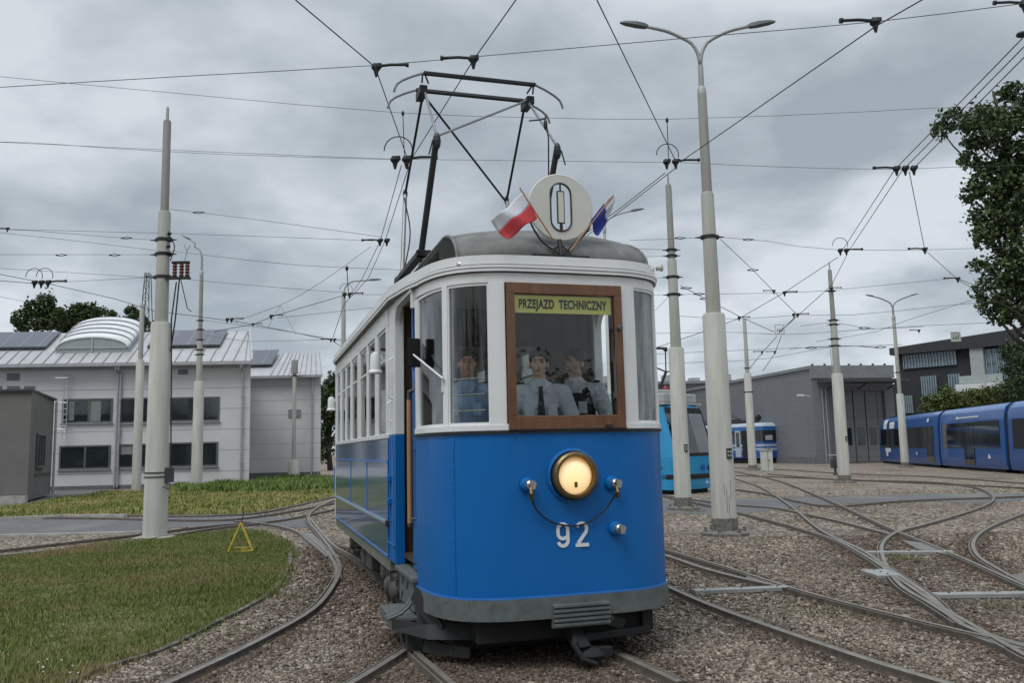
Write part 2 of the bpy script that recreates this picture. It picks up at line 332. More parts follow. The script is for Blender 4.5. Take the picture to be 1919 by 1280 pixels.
# left
rail([(250,1312),(310,1282),(413,1235),(516,1183),(585,1142),(624,1096),(636,1064),(621,1032),(597,1000),(577,972),(590,954),(629,936),(700,915)], True)
rail([(632,1084),(630,1060),(612,1034),(580,1008),(540,990),(500,982),(440,976)])
rail([(-200,1052),(0,1031),(150,1014),(265,1001),(400,985),(500,978),(590,962),(640,950)])
rail([(-200,1062),(0,1041),(150,1026),(265,1012),(400,990),(500,979)], True)
rail([(-200,963),(0,963),(200,964),(310,967),(400,966),(464,963),(550,948),(629,930)], True)
rail([(-200,971),(0,970),(200,971),(310,974),(420,974),(480,968),(560,955),(640,940)])
# beneath the tram and towards the viewer
CT = lambda u, v: TC+TR*u+TA*v
LL = catmull([PZ(579,974),PZ(598,998),CT(-.95,8.97),CT(-.82,7.3),CT(-.74,5.6),CT(-.75,3.4),CT(-.84,2.3),CT(-.98,1.5),CT(-1.04,.9),PZ(830,1282),PZ(900,1345)], .25); LL = [Vector((p.x, p.y, 0)) for p in LL]
b = MB(); b.sweep(LL, RP, RM); b.build('tram_rail', [m_steel, m_rust], kind='structure'); RAILS.append(LL); RR = []
for i in range(0, len(LL), 1):
    a = LL[max(i-1, 0)]; c = LL[min(i+1, len(LL)-1)]; d = (c-a).normalized(); q = LL[i]+Vector((-d.y, d.x, 0))*1.40
    RR.append(q)
b = MB(); b.sweep(RR, [(-a, c) for a, c in RP][::-1], [1,0,1,1,1,0,1,1,1]); b.build('tram_rail', [m_steel, m_rust], kind='structure'); RAILS.append(RR)
rail([(600,1310),(655,1281),(700,1254),(745,1226),(762,1214)], True)
# switch drains and cover plates between the rails
m_duct = mat('galvanised_cover', (.31,.315,.30), .55, .35, var=.18, scale=5)
for k, (a, c, wd, lb) in enumerate([((1300,1110),(1478,1103),.11,'long grey metal cover strip joining the two nearest rails right of the tram'),
        ((1624,1037),(1786,1036),.12,'grey metal cover strip between the crossing rails, farthest of the three long ones'),
        ((1750,1117),(1990,1114),.13,'light grey metal cover strip running off the right edge of the picture'),
        ((1634,1071),(1668,1082),.3,'short square grey switch cover beside the curved rail')]):
    A = PZ(*a, .03); B_ = PZ(*c, .03); b = MB(); b.bar(A, B_, wd, .05)
    o = b.build('rail_cover', m_duct, bevel=.008); tag(o, lb, 'cover plate', 'metal covers between the rails')
    for t in (.12, .5, .88):
        q = A.lerp(B_, t); bb = MB(); bb.lathe([(.012, 0), (.012, .008), (.004, .012)], q+Vector((0,0,.026)), n=8); bb.build('bolt', m_rust, o)
# pointed frog plates where rails meet
for k, pts in enumerate([[(1790,1182),(1880,1200),(1930,1218),(1880,1214)], [(1395,1074),(1470,1096),(1478,1103),(1400,1084)], [(1690,1013),(1745,1020),(1790,1042),(1720,1030)], [(560,1000),(585,1000),(628,1040),(612,1044)], [(1880,1080),(1919,1075),(1960,1100),(1919,1103)]]):
    q = [PZ(x, y, .04) for x, y in pts]; b = MB(); b.prism([(p.x, p.y) for p in q], 0.005, .043); b.build('rail_frog', m_crossing, kind='structure')
# ------------------------------------------------------------ loose ballast and grass blades (numpy)
rng = np.random.default_rng(7)
RS = np.array([[p.x, p.y] for L in RAILS for i in range(len(L)-1) for p in (L[i], (L[i]+L[i+1])/2) if p.y < 26])
def inpoly(P, poly):
    x, y = P[:, 0], P[:, 1]; c = np.zeros(len(P), bool); n = len(poly)
    for i in range(n):
        x1, y1 = poly[i][0], poly[i][1]; x2, y2 = poly[i-1][0], poly[i-1][1]
        if y1 == y2: continue
        c ^= ((y1 > y) != (y2 > y)) & (x < (x2-x1)*(y-y1)/(y2-y1)+x1)
    return c
def fast_mesh(name, V, F, m, kind=None, smooth=False):
    me = bpy.data.meshes.new(name); k = F.shape[1]; me.vertices.add(len(V)); me.vertices.foreach_set('co', V.astype(np.float32).ravel())
    me.loops.add(F.size); me.loops.foreach_set('vertex_index', F.astype(np.int32).ravel()); me.polygons.add(len(F))
    me.polygons.foreach_set('loop_start', np.arange(0, F.size, k, dtype=np.int32)); me.polygons.foreach_set('loop_total', np.full(len(F), k, dtype=np.int32))
    me.materials.append(m); me.update(calc_edges=True); me.validate(); o = bpy.data.objects.new(name, me); C.objects.link(o)
    if kind: o['kind'] = kind
    return o
def wedge(n, y0, y1, kx=.68):
    y = np.sqrt(rng.uniform(y0**2, y1**2, n)); x = rng.uniform(-kx, kx, n)*y; return np.stack([x, y], 1)
def far_from_rails(P, d):
    ok = np.ones(len(P), bool)
    for i in range(0, len(P), 4000):
        q = P[i:i+4000]; dd = ((q[:, None, :]-RS[None])**2).sum(2).min(1); ok[i:i+4000] = dd > d*d
    return ok
P = np.concatenate([wedge(105000, 3.9, 8, .66), wedge(90000, 8, 15, .66), wedge(42000, 15, 30, .66)])
P = P[(P[:, 1] < 22) | (rng.uniform(size=len(P)) < (30-P[:, 1])/8)]; P = P[~inpoly(P, XR)]; P = P[~inpoly(P, ISL)]; P = P[~inpoly(P, [(p.x, p.y) for p in RD])]; P = P[far_from_rails(P, .085)]
n = len(P); dist = P[:, 1]
sz = rng.lognormal(0, .33, n)*np.clip(.0062+.00095*dist, .0100, .036)
base = np.array([(1,1,1),(-1,1,1),(-1,-1,1),(1,-1,1),(1,1,-1),(-1,1,-1),(-1,-1,-1),(1,-1,-1)], float)*.62
V = base[None]*rng.uniform(.35, 1.35, (n, 8, 3))*(sz[:, None, None])*np.stack([rng.uniform(.8,1.4,n), rng.uniform(.7,1.1,n), rng.uniform(.5,.85,n)], 1)[:, None, :]
an = rng.uniform(0, 6.28, n); tl = rng.uniform(-.6, .6, n); ca, sa, ct, st = np.cos(an), np.sin(an), np.cos(tl), np.sin(tl)
x, y, z = V[..., 0], V[..., 1], V[..., 2]; y, z = y*ct[:, None]-z*st[:, None], y*st[:, None]+z*ct[:, None]; x, y = x*ca[:, None]-y*sa[:, None], x*sa[:, None]+y*ca[:, None]
V = np.stack([x+P[:, :1], y+P[:, 1:], z*np.where(dist > 15, .55, 1.)[:, None]+(sz*np.where(dist > 15, .05, .25))[:, None]], 2).reshape(-1, 3)
F = np.array([(0,1,2,3),(7,6,5,4),(0,4,5,1),(1,5,6,2),(2,6,7,3),(3,7,4,0)]); F = (F[None]+8*np.arange(n)[:, None, None]).reshape(-1, 4)
m_stone = island('stone', [(.055,.044,.034), (.155,.122,.095), (.25,.20,.155), (.19,.155,.12), (.29,.245,.20), (.42,.365,.30), (.13,.105,.083)], .9, patch=((.075,.06,.047), .28, .5, .72))
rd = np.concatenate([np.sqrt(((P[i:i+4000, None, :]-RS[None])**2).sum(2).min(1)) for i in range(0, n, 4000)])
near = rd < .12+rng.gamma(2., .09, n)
tu = (P-np.array([TC.x, TC.y])) @ np.array([[TR.x, TA.x], [TR.y, TA.y]]); near |= (np.abs(tu[:, 0]+.35+.06*np.clip(-tu[:, 1], 0, 3)) < rng.normal(.85, .35, n)) & (tu[:, 1] > rng.normal(-1.6, .7, n)) & (tu[:, 1] < rng.normal(8.5, 1.2, n))  # tram bed: stones darkened for stain plus painted-in shade of the tram
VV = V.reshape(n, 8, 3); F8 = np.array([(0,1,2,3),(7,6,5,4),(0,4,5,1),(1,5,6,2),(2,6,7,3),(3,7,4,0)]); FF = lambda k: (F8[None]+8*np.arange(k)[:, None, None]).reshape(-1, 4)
m_stone2 = island('stained_shaded_stone', [(.035,.026,.02), (.085,.062,.046), (.15,.11,.08), (.10,.078,.06), (.20,.155,.12), (.06,.045,.036)], .9)
V2 = VV[near]; o2 = fast_mesh('stained_shaded_stones', V2.reshape(-1, 3), FF(len(V2)), m_stone2, 'stuff'); tag(o2, 'darker crushed stone, rust stained along the rails and with shade painted in under the tram', 'ballast')
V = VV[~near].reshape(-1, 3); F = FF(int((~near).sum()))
o = fast_mesh('ballast_stones', V, F, m_stone, 'stuff'); tag(o, 'loose brown and grey crushed stone lying between the rails', 'ballast')
m_grass = island('grass_blade', [(.07,.10,.022), (.12,.165,.035), (.17,.205,.05), (.10,.14,.03), (.33,.29,.13)], .75, patch=((.27,.20,.10), .55, .50, .70))
m_grass2 = island('verge_blade', [(.11,.14,.03), (.19,.22,.05), (.27,.28,.08), (.16,.19,.04), (.40,.35,.15)], .75, patch=((.34,.29,.12), .35, .45, .65))
m_grass3 = island('weed_blade', [(.08,.13,.03), (.13,.19,.045), (.19,.25,.06), (.12,.17,.04)], .75)
def grass(name, poly, n, label, hmin, hmax, wd, yr=None, clumps=0, m=None, pts=None):
    q = np.array(poly); lo, hi = q.min(0), q.max(0)
    P = rng.uniform(lo, hi, (int(n*2.2), 2)); P = P[inpoly(P, poly)]; P = P[(np.abs(P[:, 0]) < .82*P[:, 1]+.4)]; P = P[:n] if pts is None else pts
    if clumps:
        cc = P[rng.integers(0, len(P), clumps)]; k = rng.integers(0, clumps, len(P)//3); P[:len(P)//3] = cc[k]+rng.normal(0, .06, (len(P)//3, 2)); P = P if pts is not None else P[inpoly(P, poly)]
    n = len(P); h = rng.uniform(hmin, hmax, n)*(1+.5*np.sin(P[:, 0]*1.7+2)*np.sin(P[:, 1]*1.3)); a = rng.uniform(0, 6.28, n); le = rng.uniform(.1, .8, n)*h; ld = a+rng.uniform(-1, 1, n)+1.57
    ws = wd*(1+.05*P[:, 1]); dx, dy = np.cos(a)*ws, np.sin(a)*ws; z0 = np.full(n, .01); o_ = np.stack([P[:, 0], P[:, 1], z0], 1)
    D = np.stack([dx, dy, 0*dx], 1); Lx = np.stack([np.cos(ld)*le, np.sin(ld)*le, h], 1)
    V = np.stack([o_-D, o_+D, o_+Lx*np.array([.4,.4,.6])+D*.7, o_+Lx*np.array([.4,.4,.6])-D*.7, o_+Lx], 1).reshape(-1, 3)
    i = 5*np.arange(n)[:, None]; F = np.concatenate([i+np.array([0,1,2]), i+np.array([0,2,3]), i+np.array([3,2,4])])
    return tag(fast_mesh(name, V, F, m or m_grass, 'stuff'), label, 'grass')
grass('lawn_grass', ISL, 240000, 'rough green lawn with dry patches inside the curve of track', .018, .06, .0024, clumps=1300)
kp = np.array([(p.x, p.y) for p in KERB+TOPE[1:16]]); ki = rng.integers(0, len(kp)-1, 9000); kt = rng.uniform(0, 1, (9000, 1)); KP = kp[ki]*(1-kt)+kp[ki+1]*kt; gate = np.sin(ki*.9)+np.sin(ki*.37+1) > rng.uniform(-1.6, 1.0, 9000)
KP = (KP+rng.normal(0, .045, (9000, 2)))[gate]
grass('edging_grass', ISL, 7000, 'ragged fringe of grass growing over the lawn edging', .02, .07, .003, clumps=160, pts=KP)
grass('verge_grass', [(p.x, p.y) for p in UP_], 90000, 'tall yellow green grass along the foot of the grey buildings', .05, .14, .008, clumps=300, m=m_grass2)
grass('tall_grass', [(p.x, p.y) for p in [PZ(*q) for q in [(330,925),(330,915),(460,912),(500,903),(560,899),(632,901),(632,918),(560,924),(450,926)]]], 24000, 'taller fresh green weeds before the two storey building corner', .15, .36, .010, m=m_grass3)
WD = np.concatenate([np.array([[c.x, c.y]])+rng.normal(0, s, (k, 2)) for c, s, k in [(PZ(x, y), s, k) for x, y, s, k in [(1520,1150,.25,130),(1600,1160,.2,60),(1340,1000,.12,120),(1300,960,.15,120),(1560,905,.3,200),(1500,980,.15,90),(1700,1050,.12,90),(560,1120,.2,60),(470,1190,.2,50),(1450,1010,.2,120),(1880,1140,.12,90),(1600,910,.5,260)]]])
WD = WD[far_from_rails(WD, .06)]; k_ = len(WD); h_ = rng.uniform(.02, .07, k_); a_ = rng.uniform(0, 6.28, k_); o3 = np.stack([WD[:, 0], WD[:, 1], 0*h_+.01], 1); dd = np.stack([np.cos(a_)*.006, np.sin(a_)*.006, 0*a_], 1); tp_ = np.stack([rng.normal(0, .03, k_), rng.normal(0, .03, k_), h_], 1)
o = fast_mesh('small_weeds', np.stack([o3-dd, o3+dd, o3+tp_], 1).reshape(-1, 3), np.arange(3*k_).reshape(-1, 3), island('yard_weed', [(.09,.10,.035), (.14,.145,.06), (.20,.18,.09), (.11,.12,.045)], .8), 'stuff'); tag(o, 'sparse low green weeds growing through the crushed stone', 'weeds')
b = MB()      # small daisies at the lower left
m_petal = mat('white_petal', (.75,.75,.7), .7)
for k in range(9):
    c = PZ(random.Random(k).uniform(60, 150), random.Random(k+50).uniform(1235, 1262), .07); b.ball(c, .008, .008, .004, 6, 3)
o = b.build('small_flowers', m_petal, kind='stuff'); tag(o, 'tiny white flowers dotted in the near corner of the lawn', 'flowers')
# ============================================================ BUILDINGS
m_clad = lined('white_cladding', (.59,.585,.585), 2, 1.12, .035, (.27,.28,.31), .5)
m_clad2 = lined('pale_cladding', (.55,.547,.55), 2, .93, .035, (.3,.31,.34), .5)
m_roof = mat('zinc_roof', (.41,.405,.41), .45, .25, var=.1, scale=1.5)
m_seam = mat('roof_seam', (.27,.265,.28), .5, .2)
m_dkgrey = mat('dark_metal', (.05,.053,.058), .5, .2, var=.2)
m_pv = lined('solar_glass', (.10,.105,.13), 0, 1.0, .04, (.2,.2,.22), .25)
m_frame = mat('window_frame', (.10,.105,.11), .5)
m_winglass = mat('window_pane', (.018,.024,.026), .06, spec=.9, var=.5, scale=.8)
m_blind = mat('window_blind', (.20,.22,.20), .8)
m_pipe = mat('zinc_pipe', (.42,.42,.44), .4, .4)
m_plinth = mat('plinth', (.13,.13,.135), .9)
m_vault = mat('vault_sheet', (.66,.68,.68), .35, var=.05)
m_vglass = mat('vault_glass', (.30,.335,.34), .25, var=.08)
def building_frame(name, label, A, B_, cat='building'):
    A = Vector((A[0], A[1], 0)); B_ = Vector((B_[0], B_[1], 0)); d = B_-A
    return thing(name, label, cat, A, math.atan2(d.y, d.x)), d.length
def win(parent, x0, x1, z0, z1, mull=(), blind=None, y=0, fw=.09, cat='window'):
    b = MB()
    b.box(x0, x1, y-.05, y+.06, z1-fw, z1); b.box(x0, x1, y-.05, y+.06, z0, z0+fw)
    b.box(x0, x0+fw, y-.05, y+.06, z0+fw, z1-fw); b.box(x1-fw, x1, y-.05, y+.06, z0+fw, z1-fw)
    for mx_ in mull: b.box(mx_-.05, mx_+.05, y-.045, y+.055, z0+fw, z1-fw)
    f = b.build('window', m_frame, parent)
    b = MB(); b.box(x0+fw, x1-fw, y-.012, y+.05, z0+fw, z1-fw); b.build('pane', m_winglass, f)
    if blind:
        for s0, s1, t in blind:
            b = MB(); b.box(s0, s1, y-.02, y-.013, z0+fw+(z1-z0)*t, z1-fw); b.build('blind', m_blind, f)
    b = MB(); b.box(x0-.06, x1+.06, y-.12, y+.02, z0-.05, z0-.003); b.build('sill', m_pipe, f)
    return f
# --- two storey workshop office on the left
A0 = (-24.24-9.82*1.6, 45.54-.78*1.6); B0 = (-14.3, 46.33)
off, Lw = building_frame('office_building', 'long pale grey two storey building with barrel skylight and solar panels on its roof', A0, B0)
def X(px, y=0):   # distance along the facade of a sight line
    d = ray(px, 850); a = Vector((A0[0], A0[1])); u = (Vector((B0[0], B0[1]))-a).normalized(); nrm = Vector((-u.y, u.x))
    # solve a+u*s+nrm*y = d*t
    M2 = Matrix(((u.x, -d.x), (u.y, -d.y))); s = M2.inverted() @ (-(a+nrm*y)); return s[0]
def Zf(px, py, y=0):
    a = Vector((A0[0], A0[1])); u = (Vector((B0[0], B0[1]))-a).normalized(); nrm = Vector((-u.y, u.x)); d = ray(px, py)
    M2 = Matrix(((u.x, -d.x), (u.y, -d.y))); s = M2.inverted() @ (-(a+nrm*y)); return s[0], EYE+d.z*s[1]
HE = 6.72
SK = -.31
b = MB(); b.prism([(0,0),(Lw,0),(Lw+SK*9,9),(0,9)], .22, HE); b.build('wall', m_clad, off)
b = MB(); b.prism([(0,-.03),(Lw-.05,-.03),(Lw-.05+SK*9,9),(0,9)], 0, .22); b.build('plinth', m_plinth, off)
RD_, RH = 2.9, 2.0       # run and rise of the visible slope
rf = MB(); rf.add([(-.2,-.45,HE-.12),(Lw+.1,-.45,HE-.12),(Lw+.1+SK*RD_,RD_,HE+RH),(-.2,RD_,HE+RH),(-.2,-.45,HE-.02),(Lw+.1,-.45,HE-.02),(Lw+.1+SK*RD_,RD_,HE+RH+.1),(-.2,RD_,HE+RH+.1),(-.2,8.9,HE+.1),(Lw+.1+SK*9,8.9,HE+.1)],
    [(0,1,5,4),(4,5,6,7),(7,6,9,8),(1,2,6,5),(0,4,7,3),(2,9,6),(0,3,2,1)])
roof = rf.build('roof', m_roof, off)
b = MB()
for i in range(int(Lw/.62)+1):
    x_ = .1+i*.62; b.bar((x_,-.45,HE-.01), (min(x_, Lw+.1+SK*RD_) if x_ > Lw-1.2 else x_,RD_,HE+RH+.11), .05, .07)
b.build('roof_seams', m_seam, roof)
b = MB(); b.box(-.2, Lw+.12, -.62, -.45, HE-.2, HE-.02); b.build('gutter', m_pipe, roof)
b = MB(); b.add([(x_+(SK*RD_ if y_ > 0 else 0), y_, z_) for x_, y_, z_ in [(Lw+.1,-.4,HE-.1),(Lw+.2,-.4,HE-.1),(Lw+.2,RD_,HE+RH+.05),(Lw+.1,RD_,HE+RH+.05),(Lw+.1,-.4,HE+.1),(Lw+.2,-.4,HE+.1),(Lw+.2,RD_,HE+RH+.22),(Lw+.1,RD_,HE+RH+.22)]],[(0,1,5,4),(1,2,6,5),(2,3,7,6),(3,0,4,7),(4,5,6,7)]); b.build('verge_board', m_pipe, roof)
sl = Vector((0, RD_+.45, RH+.12)).normalized(); nn = Vector((0, -sl.z, sl.y))
def on_roof(x, t): return Vector((x, -.45, HE-.02))+sl*t
RL = Vector((0, RD_+.45, RH+.12)).length
for (p0, p1, q0, q1) in [(-260, 84, 625, 650), (276, 412, 627, 652)]:
    x0, x1 = X(p0, 1.5), X(p1, 1.5); b = MB(); c = (on_roof(x0, RL*.45)+on_roof(x1, RL*.97))/2+nn*.14
    b.obox(c, Vector(((x1-x0)/2, 0, 0)), sl*RL*.255, nn*.03); b.build('solar_panel', m_pv, roof)
    b = MB(); b.obox((on_roof(x0, RL*.44)+on_roof(x1, RL*.44))/2+nn*.07, Vector(((x1-x0)/2, 0, 0)), sl*.03, nn*.06); b.build('panel_rail', m_dkgrey, roof)
# barrel skylight following the slope
xa, za = Zf(104, 648, .6); xb, zb_ = Zf(241, 650, .6); cx_ = (xa+xb)/2; hw_ = (xb-xa)/2
def arch(t, k=18):
    return [Vector((cx_+hw_*math.cos(math.pi*(1-j/k)), 0, .62*math.sin(math.pi*j/k)**.8)) + on_roof(0, RL*t)*Vector((0,1,1)) if False else Vector((cx_-hw_*math.cos(math.pi*j/k), on_roof(0, RL*t).y, on_roof(0, RL*t).z+.30+.62*math.sin(math.pi*j/k))) for j in range(k+1)]
sk = MB(); g = [arch(t) for t in (.30, .5, .7, .85, 1.0)]; sk.sheet(g)
skl = sk.build('skylight', m_vault, roof, smooth=True); mo = skl.modifiers.new('solid', 'SOLIDIFY'); mo.thickness = .08
b = MB(); f = arch(.32); z0 = on_roof(0, RL*.26).z+.02; y0 = f[0].y; b.add([Vector((p.x, y0, p.z-.03)) for p in f]+[Vector((cx_+hw_, y0, z0)), Vector((cx_-hw_, y0, z0))], [tuple(range(len(f)+2))])
for sx_ in (-1, 1): b.add([(cx_+sx_*hw_, f[0].y, z0), (cx_+sx_*hw_, f[0].y, f[0].z), (cx_+sx_*hw_, g[-1][0].y, g[-1][0].z), (cx_+sx_*hw_, g[-1][0].y, g[-1][0].z-.6)], [(0,1,2,3)])
b.build('gable_glass', m_vglass, skl)
b = MB(); b.box(cx_-.04, cx_+.04, y0-.05, y0, z0, max(p.z for p in f)-.05); b.box(cx_-hw_, cx_+hw_, y0-.05, y0, f[0].z-.06, f[0].z)
for t in (.44, .58, .72, .86): b.tube([p+Vector((0,0,.06)) for p in arch(t)], .035, 5)
b.build('glazing_bars', m_pipe, skl)
# windows
for (p0, p1, t, bo, mu, bl) in [(118,212,748,794,(164,),[(165,186,.0),(126,136,.05)]),(227,292,746,794,(258,),None),(319,412,745,791,(362,),None),
                            (112,208,836,881,(160,),None),(223,290,833,878,(250,),[(226,248,.5)]),(317,409,830,876,(360,),None)]:
    x0, zt = Zf(p0, t); x1, _ = Zf(p1, t); _, z0_ = Zf(p0, bo); bls = [(X(a), X(c), d) for a, c, d in bl] if bl else None
    win(off, x0, x1, z0_, zt, [X(q) for q in mu], bls)
# end wall window strip, vents, drainpipes, ladder
for z0_ in (1.35, 4.0): 
    b = MB(); b.add([(Lw+.03+SK*1.2,1.2,z0_),(Lw+.03+SK*3.4,3.4,z0_),(Lw+.03+SK*3.4,3.4,z0_+1.25),(Lw+.03+SK*1.2,1.2,z0_+1.25)], [(0,1,2,3)]); b.build('side_window', m_winglass, off)
for (p0, p1, t, bo) in [(14,37,700,713),(14,37,724,736),(46,66,724,736),(-18,4,724,736),(334,352,693,702)]:
    x0, zt = Zf(p0, t); x1, _ = Zf(p1, t); _, z0_ = Zf(p0, bo); b = MB(); b.box(x0, x1, -.05, .02, z0_, zt)
    for i in range(5): zq = z0_+(zt-z0_)*(i+.5)/5; b.box(x0+.03, x1-.03, -.07, -.04, zq-.01, zq+.01)
    b.build('vent_grille', mat('grille', (.2,.205,.22), .7), off)
for px in (223, 218, 453):
    x_ = X(px); b = MB(); b.tube([(x_,-.5,HE-.15),(x_,-.5,HE-.35),(x_,-.12,HE-.6),(x_,-.12,.1)], .055, 8); 
    for z_ in (1.2, 3, 4.8): b.box(x_-.08, x_+.08, -.17, .0, z_-.03, z_+.03)
    b.build('drainpipe', m_pipe, off)
b = MB(); xl = X(119); xr = X(126)
for x_ in (xl, xr): b.tube([(x_,-.25,Zf(119,822)[1]),(x_,-.25,Zf(119,702)[1])], .025, 6)
z_ = Zf(119, 820)[1]
while z_ < HE-.5: b.tube([(xl,-.25,z_),(xr,-.25,z_)], .015, 5); z_ += .3
for z_ in (3.2, 4.6, 5.9):
    b.tube([(xl-.35,-.3,z_),(xl-.2,-.85,z_),(xr+.2,-.85,z_),(xr+.35,-.3,z_)], .02, 5)
b.build('wall_ladder', m_pipe, off)
# --- annexe
anx, La = building_frame('annexe_building', 'smaller pale clad annexe with pitched metal roof at the right end of the office', (-19.5,55.2), (-12.42,55.0))
b = MB(); b.prism([(0,0),(La,0),(La-.27*8,8),(0,8)], .5, 6.65); b.build('wall', m_clad2, anx)
b = MB(); b.prism([(0,-.03),(La,-.03),(La-.27*8,8),(0,8)], -.2, .5); b.build('plinth', m_plinth, anx)
HA = 6.68
b = MB(); b.add([(-.3,-.4,HA-.1),(La+.15,-.4,HA-.1),(La-.95,2.4,HA+1.65),(-.3,2.4,HA+1.65),(-.3,-.4,HA),(La+.15,-.4,HA),(La-.95,2.4,HA+1.75),(-.3,2.4,HA+1.75),(-.3,7.9,HA),(La-2.1,7.9,HA)],[(0,1,5,4),(4,5,6,7),(7,6,9,8),(1,2,6,5),(0,4,7,3),(2,9,6),(0,3,2,1)])
ar = b.build('roof', m_roof, anx)
b = MB()
for i in range(10): b.bar((4.0+i*.36 if i else 3.9,-.4,HA+.01), (4.0+i*.26 if i else 3.9,2.4,HA+1.77), .045, .06)
b.build('roof_seams', m_seam, ar)
b = MB(); s2 = Vector((0, 2.8, 1.95)).normalized(); n2 = Vector((0,-s2.z,s2.y)); b.obox(Vector((2.15,-.4,HA))+s2*2.3+n2*.14, (1.5,0,0), s2*1.0, n2*.03); b.build('solar_panel', m_pv, ar)
b = MB(); b.obox(Vector((2.15,-.4,HA))+s2*1.28+n2*.08, (1.5,0,0), s2*.03, n2*.08); b.bar((1.7,-.3,HA+.1), (1.7,.6,HA+.9), .1, .12); b.build('panel_rail', m_dkgrey, ar)
b = MB(); b.box(-.3, La+.2, -.55, -.4, HA-.16, HA); b.build('gutter', m_pipe, ar)
b = MB(); b.tube([(La-.55,-.1,HA-.1),(La-.55,-.1,.3)], .055, 6); b.build('drainpipe', m_pipe, anx)
b = MB(); b.box(La-2.1,La-1.3,-.06,.02,4.0,4.5); b.build('vent_grille', mat('grille', (.2,.205,.22), .7), anx)
# --- low dark rendered building at the left edge
m_render = mat('dark_render', (.145,.138,.132), .9, var=.08, scale=1.2, bump=.2, bscale=30)
low = thing('rendered_building', 'low dark brown grey rendered building at the left edge beside the round lamp', 'building', (0,0,0))
c0 = PZ(50, 944); c1 = PD(95, 900, 38.2)
b = MB(); q = [(-34, 33.2), (c0.x, c0.y), (c1.x, 38.2), (-40, 38.2)]; b.prism(q, .1, 4.25); b.build('wall', m_render, low)
b = MB(); q2 = [(-34.2, 33.1), (c0.x+.06, c0.y-.12), (c1.x+.08, 38.3), (-40, 38.3)]; b.prism(q2, 4.252, 4.34); b.build('roof', m_dkgrey, low)
d_ = Vector((c1.x-c0.x, 38.2-c0.y, 0)); L_ = d_.length; d_.normalize(); nr = Vector((d_.y, -d_.x, 0))
def Lp(t, z, o=.0): return Vector((c0.x, c0.y, z))+d_*t+nr*o
b = MB(); b.obox(Lp(L_*.42, 2.0, .01), d_*.95, nr*.03, (0,0,.62)); f = b.build('window', m_winglass, low)
b = MB()
for t in (-.95, -.3, .3, .95): b.obox(Lp(L_*.42+t, 2.0, .05), d_*.03, nr*.03, (0,0,.65))
b.obox(Lp(L_*.42, 1.35, .06), d_*1.0, nr*.05, (0,0,.04)); b.obox(Lp(L_*.42, 2.65, .06), d_*1.0, nr*.03, (0,0,.04)); b.build('frame', m_frame, f)
b = MB(); b.obox(Lp(L_*.6, 1.05, .02), d_*(L_*.36), nr*.02, (0,0,.03)); b.build('ledge', m_dkgrey, low)
b = MB(); b.tube([Lp(L_-.15, .1, .12), Lp(L_-.15, 4.2, .12)], .05, 6); b.build('drainpipe', m_pipe, low)
b = MB(); b.prism([(-34, 33.1), (c0.x+.1, c0.y-.12), (c0.x+.1, c0.y-.3), (-34, 32.9)], .02, .3); b.build('plinth', m_conc, low)
# --- grey tram shed on the right
m_shed = lined('shed_cladding', (.17,.175,.19), 2, .5, .03, (.13,.135,.15), .5, var=.05)
m_shed2 = mat('shed_trim', (.20,.205,.21), .5)
m_door = lined('shed_door', (.155,.16,.165), 2, .62, .03, (.10,.105,.11), .5, var=.05)
K0 = Vector((23.2, 66.1, 0)); kd = Vector((.98, .19, 0)).normalized()
shed = thing('tram_shed', 'dark grey clad tram shed with tall folding doors and a flat canopy', 'building', K0, math.atan2(kd.y, kd.x))
b = MB(); b.box(.02, 6.95, .5, 42, 0, 7.35); b.box(-.0, 1.35, .02, .5, 0, 7.35); b.box(6.2, 7.0, .02, .5, 0, 7.35); b.box(1.35, 6.2, .02, .5, 5.6, 7.35); b.build('wall', m_shed, shed)
b = MB(); b.box(-.12, 7.12, -.1, 42, 7.35, 7.6); b.build('roof', m_shed2, shed)
b = MB(); b.box(-.1, 7.1, -.1, .02, 6.6, 7.35); b.build('parapet', m_shed2, shed)
for i in range(7): 
    b = MB(); b.box(.3+i*1.05, .42+i*1.05, .3, .45, 7.6, 7.78); b.build('roof_post', m_dkgrey, shed)
b = MB(); b.box(.4, 7.2, -1.9, -.1, 6.15, 6.4); b.build('canopy', m_dkgrey, shed, bevel=.02)
for x_ in (1.2, 3.8, 6.4):
    b = MB(); b.bar((x_, -.1, 5.7), (x_, -1.6, 6.15), .08, .08); b.build('canopy_bracket', m_dkgrey, shed)
for i, (x0, x1) in enumerate([(1.4,2.35),(2.4,3.5),(3.6,4.55),(4.65,5.6),(5.65,6.18)]):
    b = MB(); b.box(x0, x1, .25, .34, .05, 5.58); d__ = b.build('folding_door', m_door, shed)
    if i > 0:
        xm = (x0+x1)/2; ww = min(.28, (x1-x0)/2-.12); b = MB(); b.box(xm-ww-.05, xm+ww+.05, .235, .25, 1.35, 2.75); b.build('window_frame', m_frame, d__)
        b = MB(); b.box(xm-ww, xm+ww, .225, .235, 1.4, 2.7); b.build('pane', m_winglass, d__)
for x_ in (.75, 1.05): 
    b = MB(); b.tube([(x_,-.08,.1),(x_,-.08,5.8)], .04, 6); b.build('drainpipe', m_pipe, shed)
b = MB(); b.tube([(-.3,-.2,5.2),(-1.2,-.4,5.3)], .03, 6); b.box(-1.5,-1.0,-.55,-.3,5.2,5.34); b.build('wall_lamp', mat('pale_lamp', (.6,.62,.62), .5), shed)
b = MB(); b.box(-.06, 0.02, .1, 42, 0, .5); b.build('plinth', m_plinth, shed)
